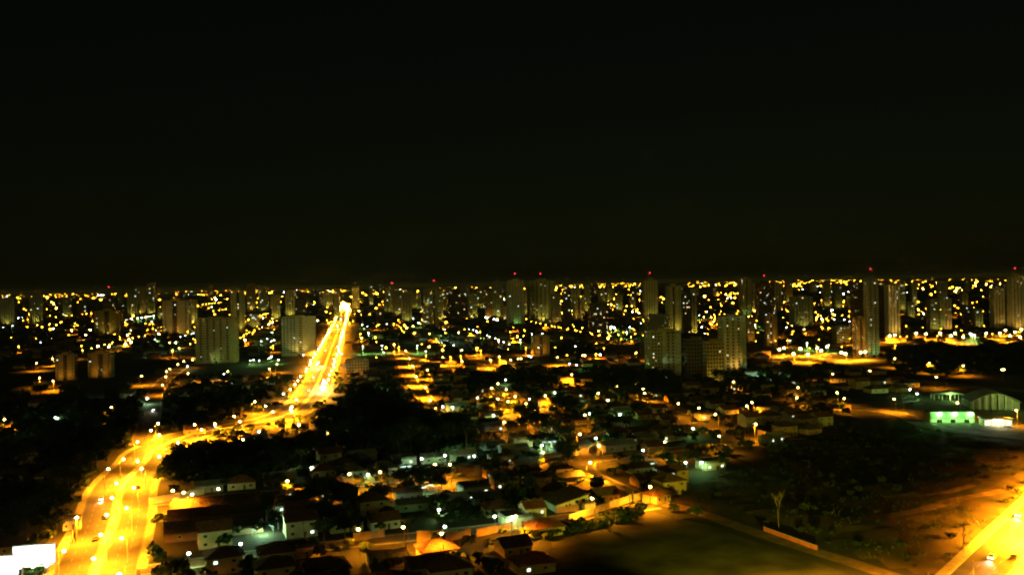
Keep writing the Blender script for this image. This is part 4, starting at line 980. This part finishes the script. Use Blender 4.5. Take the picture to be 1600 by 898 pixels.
for poly, n, smin, smax, desc, gap in (
        ([(522, 655), (560, 630), (620, 628), (665, 665), (760, 692), (700, 712), (490, 718), (490, 700)], 70, 1.1, 1.5, 'dark broad tree in the dense grove right of the avenue bend', 3.4),
        ([(245, 725), (320, 714), (400, 703), (468, 692), (500, 720), (430, 757), (330, 767), (245, 752)], 40, .8, 1.2, 'dark tree in the clump below the avenue bend', 3.2),
        ([(0, 625), (190, 620), (225, 650), (200, 690), (130, 770), (70, 850), (0, 870)], 44, .9, 1.5, 'dark tree in the unlit wooded land left of the avenue', 4.0),
        ([(250, 608), (460, 598), (440, 625), (400, 645), (270, 655), (245, 640)], 20, .8, 1.2, 'dark tree between the side road and the avenue bend', 3.5),
        ([(400, 775), (560, 770), (560, 850), (500, 850), (400, 825), (330, 850)], 24, .8, 1.2, 'dark tree in the gardens between lower and middle streets', 3.),
        ([(560, 755), (870, 750), (870, 800), (700, 830), (560, 830)], 22, .7, 1.15, 'dark tree in the nearest block right of centre', 3.),
        ([(820, 640), (905, 650), (900, 735), (870, 740), (800, 690)], 16, .9, 1.35, 'tall dark tree left of the corner street', 3.2),
        ([(930, 580), (1060, 590), (1170, 600), (1250, 575), (1330, 585), (1250, 610), (1060, 625), (930, 640)], 36, .9, 1.3, 'dark tree in the belt below the right towers', 4.),
        ([(1400, 552), (1600, 546), (1600, 578), (1420, 588), (1370, 566)], 34, 1.0, 1.5, 'dark tree in the wood below the right lamp row', 4.5),
        ([(1040, 650), (1230, 650), (1160, 690), (1040, 700)], 14, .8, 1.2, 'dark tree along the park road', 3.5),
        ([(560, 850), (900, 840), (900, 960), (560, 960)], 18, .6, 1.0, 'small dark tree among the bottom houses', 3.0),
        ([(700, 600), (900, 605), (830, 640), (700, 660)], 14, .8, 1.2, 'dark tree among houses above the corner street', 3.2),
        ([(0, 880), (20, 845), (90, 835), (85, 880)], 7, .8, 1.1, 'tree standing around the white billboards', 3.)):
    c = 0; tries = 0; FOUND = []
    G = [at(*p) for p in poly]; gx, gy = [p.x for p in G], [p.y for p in G]; GP = [(p.x, p.y) for p in G]
    while c < n and tries < n * 30 and NT[0] < 298:
        tries += 1; x, y = RT.uniform(min(gx), max(gx)), RT.uniform(min(gy), max(gy))
        if not inpoly(x, y, GP): continue
        k = RT.choice([0, 0, 1, 1, 2, 3, 3, 4, 4, 5] if smax < 1.3 else [0, 1, 1, 3, 3, 3, 4]); s = RT.uniform(smin, smax)
        if not free(x, y, gap * s * .75) or road_gap(x, y)[0] < 3.5: continue
        claim(x, y, TP[k][2] * s * .4); FOUND.append((proj((x, y, 0))[0], x, y, k, s)); NT[0] += 1; c += 1
    for i, (_, x, y, k, s) in enumerate(sorted(FOUND)):
        adj = ('round', 'broad', 'small pale', 'big spreading', 'upright', 'palm')[k]
        tree(x, y, k, s, f'dark {adj} ' + desc.replace('dark ', '').replace('broad ', '').replace('small ', '').replace('tall ', '') + f', {nth(i)} from left', desc.replace('tree', 'trees'))
# low thicket under the groves
for nm_, lab_, poly, n in (('grove_thicket', 'dense dark thicket filling the grove right of the avenue bend', [(526, 655), (560, 634), (620, 632), (665, 668), (750, 692), (700, 710), (495, 714), (495, 700)], 420),
        ('bend_thicket', 'dense dark thicket below the avenue bend', [(250, 728), (320, 718), (400, 706), (468, 696), (495, 716), (430, 752), (330, 762), (250, 750)], 240),
        ('wood_thicket', 'dense dark thicket left of the avenue', [(0, 640), (185, 630), (215, 660), (190, 690), (130, 760), (70, 840), (0, 860)], 330),
        ('slope_thicket', 'dense dark thicket on the right slope', [(1400, 548), (1600, 543), (1600, 588), (1420, 588), (1370, 566)], 420),
        ('belt_thicket', 'dense dark thicket below the right towers', [(930, 585), (1060, 592), (1170, 603), (1250, 578), (1330, 580), (1250, 606), (1060, 622), (930, 636)], 300)):
    G = [at(*p) for p in poly]; GP = [(p.x, p.y) for p in G]; gx, gy = [p.x for p in G], [p.y for p in G]; mb = MB(); c = 0; tr = 0
    while c < n and tr < n * 20:
        tr += 1; x, y = RF.uniform(min(gx), max(gx)), RF.uniform(min(gy), max(gy))
        if inpoly(x, y, GP) and road_gap(x, y)[0] > 4 and free(x, y, 1.5):
            clump(mb, x, y, RF.uniform(1.5, 5.5), RF.uniform(2.2, 4), 34); c += 1
    tag(part(nm_, mb, mat=M['leafc']), lab_, 'thicket', None, 'stuff')
def far_house(p):
    w_, d_, h = RF.uniform(5, 9), RF.uniform(4, 7), RF.uniform(3, 5)
    c, s_ = math.cos(A2), math.sin(A2); o = len(rb.v)
    rb.box(-w_, w_, -d_, d_, 0, h)
    rb.add([(-w_ - .5, -d_ - .5, h), (w_ + .5, -d_ - .5, h), (w_ + .5, d_ + .5, h), (-w_ - .5, d_ + .5, h), (-w_ * .8, 0, h + 2.2), (w_ * .8, 0, h + 2.2)], [(0, 1, 5, 4), (2, 3, 4, 5), (1, 2, 5), (3, 0, 4), (3, 2, 1, 0)])
    rb.v[o:] = [(p.x + a_ * c - b_ * s_, p.y + a_ * s_ + b_ * c, q_) for a_, b_, q_ in rb.v[o:]]
for p in MID:
    if RF.random() < .45 and free(p.x, p.y, 8): far_house(p); claim(p.x, p.y, 6)
    elif free(p.x, p.y, 2): clump(cn, p.x, p.y, RF.uniform(2, 5), RF.uniform(2.5, 4.5), 30)
hg = MB()
for k in range(170):
    q = at(RF.uniform(850, 985), 0 + 900); t_ = RF.random(); q = at(852 + 150 * t_, 833 - 32 * t_ + RF.uniform(-3, 9)); clump(hg, q.x, q.y, RF.uniform(.5, 1.8), RF.uniform(1.0, 2.0), 26)
tag(part('field_hedge', hg, mat=M['leafc']), 'dark ragged hedge between the pale wall street and the field', 'hedge', None, 'stuff')
gf = MB(); c = 0
while c < 3200:
    x, y = RF.uniform(-330, 260), RF.uniform(262, 900); a_, b_ = proj((x, y, 0))
    if -30 < a_ < 1330 and not inpoly(a_, b_, VAC) and not (a_ > 860 and b_ > 815) and road_gap(x, y)[0] > 2.6 and free(x, y, .4):
        clump(gf, x, y, RF.uniform(1.0, 4.2), RF.uniform(1.4, 3.2), 34)
    c += 1
tag(part('garden_foliage', gf, mat=M['leafa']), 'dark garden shrubs packed between the near houses', 'shrubs', None, 'stuff')
tag(part('far_rooftops', rb, mat=M['far']), 'mass of low far rooftops between the towers', 'rooftops', None, 'stuff')
tag(part('far_tree_canopy', cn, mat=M['canopy']), 'dark far tree canopy between the rooftops', 'tree canopy', None, 'stuff')

# bare two-stemmed tree on the scrub, bare street tree on the lower street
def bare(pos, h, label, r_=.12):
    t = thing('bare_tree', label, 'tree', pos); rr = random.Random(3)
    mb = MB().tube((0, 0, 0), (-.25, 0, h * .3), r_, r_ * .8, 6).tube((-.25, 0, h * .3), (-.9, .1, h * .75), r_ * .7, r_ * .5, 5).tube((-.25, 0, h * .3), (.9, -.1, h * .8), r_ * .6, r_ * .4, 5)
    part('trunk', mb, t, mat=M['wood']); tw = MB()
    for k in range(46):
        b = Vector((-.9, .1, h * .75)) if k % 2 else Vector((.9, -.1, h * .8)); b = Vector((-.25, 0, h * .3)).lerp(b, rr.uniform(.5, 1))
        e = b + Vector((rr.uniform(-1, 1), rr.uniform(-1, 1), rr.uniform(.3, 1.6))) * h * .14; tw.tube(b, e, .05, .02, 3)
    part('crown', tw, t, mat=M['wood'])
    lv = crown(9, 1.3, 2.6, h * .78, 5, 90, .2); part('leaf_tuft', lv, t, mat=M['leafb'], kind='stuff'); claim(pos.x, pos.y, 1)
q = at(1217, 825); bare(Vector((q.x, q.y, 0)), 15, 'thin two-stemmed half-bare tree on the scrub above the dirt road')
q = at(638, 842); bare(Vector((q.x, q.y, 0)), 9, 'spindly half-bare street tree beside the glowing orange wall', .16)
q = at(985, 792); bare(Vector((q.x, q.y, 0)), 9, 'spindly half-bare tree before the corner wall', .16)
# bushes on the scrub
bush_m = []
for k in range(3): bush_m.append(crown(70 + k, 1.5, 1.0, .75, 5, 260, .26).mesh('foliage', M[('leafa', 'leafb', 'leafc')[k]]))
bst = MB()
for k in range(5): bst.tube((0, 0, 0), (math.cos(k * 1.3) * .7, math.sin(k * 1.3) * .7, .9), .06, .02, 4)
bstm = bst.mesh('stem', M['bark'])
RB = random.Random(8); GP = [(at(*p).x, at(*p).y) for p in VAC]; nb_ = 0; BU = {}
while nb_ < 190:
    x, y = RB.uniform(50, 330), RB.uniform(262, 590)
    if not inpoly(x, y, GP) or road_gap(x, y)[0] < 4 or not free(x, y, .8): continue
    a, b = proj((x, y, 0))
    if a > 1640 or (1340 < a < 1560 and 755 < b < 815 and RB.random() < .85): continue
    zone = 'near the highway pole' if a > 1380 and b > 770 else 'by the dirt road' if b > 770 else 'on its far dark right part' if a > 1330 else 'on its far dark left part'
    BU.setdefault(zone, []).append((a, x, y)); claim(x, y, .8); nb_ += 1
for zone, L in BU.items():
    for i, (a, x, y) in enumerate(sorted(L)):
        t = thing('bush', f'low ragged bush on the scrub land {zone}, {nth(i)} from left', 'bush', (x, y, max(0, scrub_h(x, y)) - .05), RB.uniform(0, 6), f'bushes {zone}')
        s = RB.uniform(.6, 1.5); t.scale = (s, s, s * RB.uniform(.7, 1.2)); part('foliage', bush_m[RB.randrange(3)], t); part('stem', bstm, t)
gm = MB()
for k in range(9000):
    x, y = RB.uniform(50, 330), RB.uniform(262, 590)
    if not inpoly(x, y, GP) or road_gap(x, y)[0] < 3.2 or noise.noise((x * .05, y * .05, 1.)) < -.1: continue
    z = max(0, scrub_h(x, y)) - .03
    for j in range(3):
        a, h = RB.uniform(0, 6.28), RB.uniform(.4, 1.3); dx, dy = math.cos(a), math.sin(a); ox, oy = RB.uniform(-.4, .4), RB.uniform(-.4, .4)
        gm.add([(x + ox - dy * .1, y + oy + dx * .1, z), (x + ox + dy * .1, y + oy - dx * .1, z), (x + ox + dx * h * .5, y + oy + dy * h * .5, z + h)], [(0, 1, 2)])
tag(part('tall_grass', gm, mat=M['leafb']), 'rough tall dry grass over the scrub land', 'grass', None, 'stuff')

# ------------------------------------------------------------------ cars
def car_meshes():
    prof = [(-2.15, .35), (2.15, .35), (2.2, .75), (1.25, .92), (.55, 1.42), (-1.1, 1.45), (-1.75, .98), (-2.2, .9)]
    mb = MB()
    for (w0, pts) in ((.86, prof),): mb.prism(pts, -w0, w0)
    gl = MB().add([(1.2, -.7, .97), (1.2, .7, .97), (.6, .6, 1.4), (.6, -.6, 1.4)], [(0, 1, 2, 3)]).add([(-1.16, -.6, 1.43), (-1.16, .6, 1.43), (-1.74, .7, 1.03), (-1.74, -.7, 1.03)], [(0, 1, 2, 3)])
    for s in (-1, 1): gl.add([(1.0, s * .875, .97), (.5, s * .875, 1.36), (-1.05, s * .875, 1.38), (-1.5, s * .875, .98)], [(0, 1, 2, 3)])
    wh = MB().tube((0, -.11, 0), (0, .11, 0), .32, .32, 12)
    return mb, gl.mesh('glass', M['glass']), wh.mesh('wheel', M['black'])
CB, CG, CW = car_meshes()
CARP = {k: CB.mesh('body', mat('car_' + k, c, .35, .1, 1.)) for k, c in dict(dark=(.03, .03, .035), silver=(.4, .4, .41), white=(.7, .7, .7), red=(.45, .02, .015)).items()}
HL = MB().ball((2.16, 0, 0), .06, .16, .1).mesh('headlight', M['headl']); TLm = MB().ball((-2.2, 0, 0), .05, .2, .09).mesh('tail_light', M['tail'])
HLo = MB().ball((2.16, 0, 0), .06, .16, .1).mesh('headlight', M['frame']); TLo = MB().ball((-2.2, 0, 0), .05, .2, .09).mesh('tail_light', M['red'])
def car(p, ang, col, label, on=True, group=None, z=.03):
    t = thing('car', label, 'car', (p.x, p.y, z), ang, group)
    part('body', CARP[col], t); part('glass', CG, t)
    for x in (-1.35, 1.35):
        for y in (-.78, .78): part('wheel', CW, t, (x, y, .32))
    for s in (-1, 1): part('headlight', HL if on else HLo, t, (0, s * .6, .68)); part('tail_light', TLm, t, (0, s * .6, .8)) if on else None
    if on: lamp_light(t, (2.5, 0, .7), 260, (1, .9, .6), ((12, 0, 0), math.radians(70)))
    claim(p.x, p.y, 2)
n = 0
def on_avenue(py_, lane, col, lab, on):
    pl = offs(AV, lane)
    i = min(range(len(pl)), key=lambda k: abs(proj(pl[k])[1] - py_) + (0 if pl[k].y > 100 else 999))
    a, b = pl[max(0, i - 1)], pl[min(i + 1, len(pl) - 1)]; ang = math.atan2(b.y - a.y, b.x - a.x) + (math.pi if lane < 0 else 0)
    car(pl[i], ang, col, lab, on, 'cars on the avenue')
on_avenue(846, -4, 'dark', 'dark car on the left carriageway, lowest of the avenue', False)
on_avenue(812, -3.6, 'dark', 'dark car on the avenue left of the median in the dim stretch', False)
on_avenue(780, -6.8, 'silver', 'silver car on the left carriageway above the dim stretch', True)
on_avenue(762, 7, 'dark', 'dark car on the right carriageway near the shed corner', False)
on_avenue(705, 6.8, 'white', 'white car entering the avenue bend', True)
on_avenue(668, -6.8, 'silver', 'silver car in the middle of the avenue bend', True)
on_avenue(640, -3.8, 'white', 'white car with bright headlights leaving the bend', True)
for i, y in enumerate((612, 600, 588, 574, 560, 548, 538)): on_avenue(y, (-3.8, 6.8, -6.8)[i % 3], ('silver', 'white', 'dark')[i % 3], f'car with lit headlights on the far straight avenue, {nth(i)} from the bend', True)
q = at(827, 803); car(q, A1 + .2, 'red', 'red car parked in front of the two-storey cream house', False)
q = at(241, 641); car(q, -1.4, 'white', 'white car with glaring headlights coming down the side road', True)
for i, (a, b) in enumerate(((1550, 872), (1592, 806), (1585, 872))):
    q = at(a, b); car(q, math.atan2(.76, .65) + (0 if i == 2 else math.pi), ('white', 'silver', 'dark')[i], ('white', 'silver', 'dark')[i] + ' car on the corner highway', i != 2)
for i in range(7):
    q = at(1278 + i * 6.5, 638.5 + i * .6); car(q, A2 + 1.5, R.choice(['dark', 'silver', 'white']), f'car parked along the long orange wall, {nth(i)} from the left', False, 'cars parked by the orange wall', .1)

# ------------------------------------------------------------------ filling station and vaulted hall on the right
p = at(1488, 660); ang = -.12
t = thing('station_building', 'low building with green-lit front and white lamps on the right', 'building', p, ang); claim(p.x, p.y + 4, 14)
part('wall', MB().box(-13, 13, 0, 9, 0, 5.6), t, mat=M['white'])
for k in range(6): part('panel', MB().box(-12.8 + k * 4.3, -8.75 + k * 4.3, -.12, -.02, 2.2, 6.6), t, mat=M['green'])
part('roof', MB().box(-13.4, 13.4, -.01, 9.4, 5.62, 5.9), t, mat=M['fibre'])
for k in range(3): part('door', MB().box(-9 + k * 8, -6 + k * 8, -.1, -.02, .02, 2.1), t, mat=M['glass'])
for k, x in enumerate((-8, 1, 10)):
    n_ = thing('wall_lamp', f'white flood lamp before the green front, {nth(k)} from the left', 'lamp', p + Vector((math.cos(ang) * x + math.sin(ang) * 2.6, math.sin(ang) * x - math.cos(ang) * 2.6, 0)), ang, 'lamps on the green front')
    part('pole', MB().tube((0, 0, 0), (0, 0, 5.2), .1, .07), n_, mat=M['steel']); part('lamp_globe', MB().ball((0, 0, 5.6), 1.0, .7, .7), n_, mat=M['mercury']); lamp_light(n_, (0, .3, 4.4), 170, (.2, 1, .06))
p = at(1560, 666); t = thing('shop', 'small shop with a glaring lit front near the right edge', 'shop', p, ang); claim(p.x, p.y + 4, 9)
part('wall', MB().box(-8, 8, .4, 8, 0, 4.4), t, mat=M['cream']); part('roof', MB().box(-8.6, 8.6, -1.2, 8.4, 4.42, 4.8), t, mat=M['fibre'])
for k in range(4): part('pane', MB().box(-7.6 + k * 3.9, -4.0 + k * 3.9, .3, .38, .5, 3.6), t, mat=M['shop'])
lamp_light(t, (0, -1.0, 3.6), 500, (1, .95, .5))
p = at(1556, 640); t = thing('vaulted_hall', 'large hall with curved roof and white columns on the right', 'hall', p, -.25); claim(p.x, p.y + 12, 17)
arc = [(-15 + 30 * k / 14, 5.2 + 5.6 * math.sin(math.pi * k / 14)) for k in range(15)]
sh = MB().prism([(-15, 0), (15, 0)] + [(x, z - .35) for x, z in reversed(arc)], 1.5, 26); part('wall', sh, t, mat=M['grey'])
part('roof', MB().prism([(x * 1.04, z) for x, z in arc] + [(x * 1.04, z - .3) for x, z in reversed(arc)], -1.5, 27), t, mat=M['tin'])
for k in range(8):
    x = -13.6 + k * 3.9; z = 5.2 + 5.6 * math.sin(math.pi * (x + 15) / 30) - .5
    part('column', MB().box(x - .35, x + .35, -.6, .1, 0, z), t, mat=M['white'])
lamp_light(t, (7, -14, 13), 420, (.6, 1, .2))  # light without a fixture, added to brighten the curved roof
p = at(1447, 628); t = thing('open_pavilion', 'small pavilion with pale posts left of the vaulted hall', 'pavilion', p + Vector((22, 12, 0)), -.2)
part('roof', MB().prism([(-12, 4.2), (12, 4.2), (0, 6.4)], -5, 5), t, mat=M['fibre'])
for k in range(5): part('post', MB().box(-11 + k * 5.4, -10.5 + k * 5.4, -4.6, -4.1, 0, 4.25), t, mat=M['white'])
for k in range(5): part('post', MB().box(-11 + k * 5.4, -10.5 + k * 5.4, 4.1, 4.6, 0, 4.25), t, mat=M['white'])
lamp_light(t, (0, -8, 3.5), 350, (.5, 1, .25))

# ------------------------------------------------------------------ lit canopies (fluorescent strips)
def canopy(pxy, w_, label, pw=220, rz=A1, arch=False, col=(.5, 1, .55)):
    p = at(*pxy); t = thing('lit_canopy', label, 'canopy', p, rz, 'fluorescent-lit canopies'); claim(p.x, p.y, w_ / 2)
    h = 3.1
    if arch:
        pts = [(-w_ / 2 + w_ * k / 10, h - .8 + 1.6 * math.sin(math.pi * k / 10)) for k in range(11)]
        part('roof', MB().prism(pts + [(x, z - .12) for x, z in reversed(pts)], -2.2, 2.2), t, mat=M['tin'])
    else: part('roof', MB().box(-w_ / 2, w_ / 2, -2.2, 2.2, h, h + .15), t, mat=M['tin'])
    for sx in (-1, 1):
        for sy in (-1, 1): part('post', MB().box(sx * (w_ / 2 - .3) - .07, sx * (w_ / 2 - .3) + .07, sy * 1.9 - .07, sy * 1.9 + .07, 0, h - (.72 if arch else 0)), t, mat=M['steel'])
    for k in range(max(1, int(w_ / 3))):
        x = -w_ / 2 + 1 + k * 3; zz = (h - .8 + 1.6 * math.sin(math.pi * (x + .6 + w_ / 2) / w_)) if arch else h
        part('tube_light', MB().box(x, min(x + 1.8, w_ / 2), -2.36, -2.24, zz - .12, zz + .06), t, mat=M['strip'])
    lamp_light(t, (0, -3.2, 2.4), pw, col)
for a in (((410, 832), 8, 'arched canopy edged with green-white light left of the grove gardens', 500, A1, True), ((1009, 733), 11, 'canopy with a cyan strip light above the corner street houses', 300, A1, False),
          ((668, 770), 8, 'arched canopy with pale glow in the nearest block', 250, A1, True), ((745, 785), 9, 'slanting pale canopy beside the square house', 350, A1, False), ((1045, 594), 18, 'glaring white canopy at the foot of the pale slotted tower', 220, A2, False),
          ((1188, 592), 12, 'left fluorescent canopy below the pale strip tower', 700, A2, False), ((1215, 595), 13, 'right fluorescent canopy below the pale strip tower', 700, A2, False), ((690, 535), 22, 'cyan-lit sports court roof in the middle distance', 6000, A2, False),
          ((855, 698), 9, 'glaring canopy left of the dark round tree', 700, A1, False), ((358, 808), 12, 'canopy with a dotted row of small lights near the sheds', 260, A1, False), ((270, 748), 9, 'faint grey-green canopy behind the avenue trees', 120, A1, True),
          ((712, 712), 9, 'greenish lit canopy with many reflections above the middle street', 500, A1, False), ((632, 737), 6, 'dim green canopy behind the middle street wall', 160, A1, False), ((970, 640), 8, 'dim green canopy in the middle-distance houses', 300, A2, False)):
    canopy(*a)
# ------------------------------------------------------------------ billboards at the lower left
for i, (a, b, c, w_) in enumerate(((45, 866, 268, 11.6), (-6, 884, 258, 8.6))):
    z = CAM_H - (b - horizon(a)) / F * c; x = (a - 800) / F * c
    t = thing('billboard', ('large' if i == 0 else 'cut-off') + ' blank glowing white billboard at the lower left', 'billboard', (x, c, 0), .22, 'billboards')
    part('panel', MB().box(-w_ / 2, w_ / 2, -.12, .0, z - 2.7, z + 2.7), t, mat=M['bill'])
    part('frame', MB().box(-w_ / 2 - .2, w_ / 2 + .2, .01, .3, z - 2.95, z + 2.95), t, mat=M['steel'])
    for s in (-.3, .3): part('post', MB().tube((w_ * s, .5, 0), (w_ * s, .5, z + 2.5), .22, .2, 8), t, mat=M['steel'])
    part('catwalk', MB().box(-w_ / 2, w_ / 2, -1.3, -.2, z - 3.3, z - 3.2), t, mat=M['steel'])
    for s in (-.33, 0, .33):
        o = part('flood_lamp', MB().ball((w_ * s, -1.5, z - 3.2), .5, .35, .3), t, mat=M['cool'])
    lamp_light(t, (0, -2.6, z - 1.2), 900, (.55, 1, .45))
# ------------------------------------------------------------------ utility poles
def upole(p, h, label, tr=False):
    t = thing('utility_pole', label, 'pole', p, R.uniform(.2, .6), 'utility poles'); claim(p.x, p.y, .6)
    part('post', MB().tube((0, 0, 0), (0, 0, h), .17, .11, 7), t, mat=M['wood'])
    ca = part('cross_arm', MB().box(-1.1, 1.1, -.07, .07, h - .7, h - .55), t, mat=M['wood'])
    for x in (-.9, -.4, .4, .9): part('insulator', MB().tube((x, 0, h - .55), (x, 0, h - .3), .06, .05, 6), ca, mat=M['frame'])
    if tr: part('transformer', MB().tube((.38, 0, h - 2.3), (.38, 0, h - 1.2), .3, .3, 10), t, mat=M['steel'])
upole(at(1506, 864), 9.5, 'lit wooden utility pole with transformer on the highway verge', True)
for i, (a, b, h) in enumerate(((632, 850, 9), (929, 812, 8.5), (1016, 786, 8.5), (213, 697, 13), (226, 690, 12), (1412, 640, 8), (1428, 645, 8), (1443, 655, 8), (573, 758, 7), (696, 743, 7), (475, 852, 8.5), (800, 850, 8.5), (120, 845, 9))):
    upole(at(a, b), h, ('thin utility pole beside the glowing orange wall|utility pole before the long pale wall|utility pole at the lit street corner|tall pole left of the avenue bend|tall pole where the side road leaves the avenue|first utility pole left of the green front|second utility pole left of the green front|third utility pole left of the green front|short utility pole before the middle street wall|short utility pole before the brightest orange wall|utility pole right of the panel-fronted house|utility pole below the lower street walls|utility pole beside the left avenue kerb').split('|')[i])

# ------------------------------------------------------------------ night haze over the whole city
hz = part('haze', MB().box(-61000, 61000, -2100, 90100, -1, 150))
hm = bpy.data.materials.new('haze'); hm.use_nodes = True; ht = hm.node_tree
ht.nodes.remove(ht.nodes['Principled BSDF']); hv = ht.nodes.new('ShaderNodeVolumePrincipled')
hv.inputs['Density'].default_value = .00003; hv.inputs['Color'].default_value = (.9, .9, .9, 1)
ht.links.new(hv.outputs[0], ht.nodes['Material Output'].inputs['Volume']); hz.data.materials.append(hm)
tag(hz, 'thin night haze over the city', 'haze', None, 'stuff')
cy.volume_bounces = 0
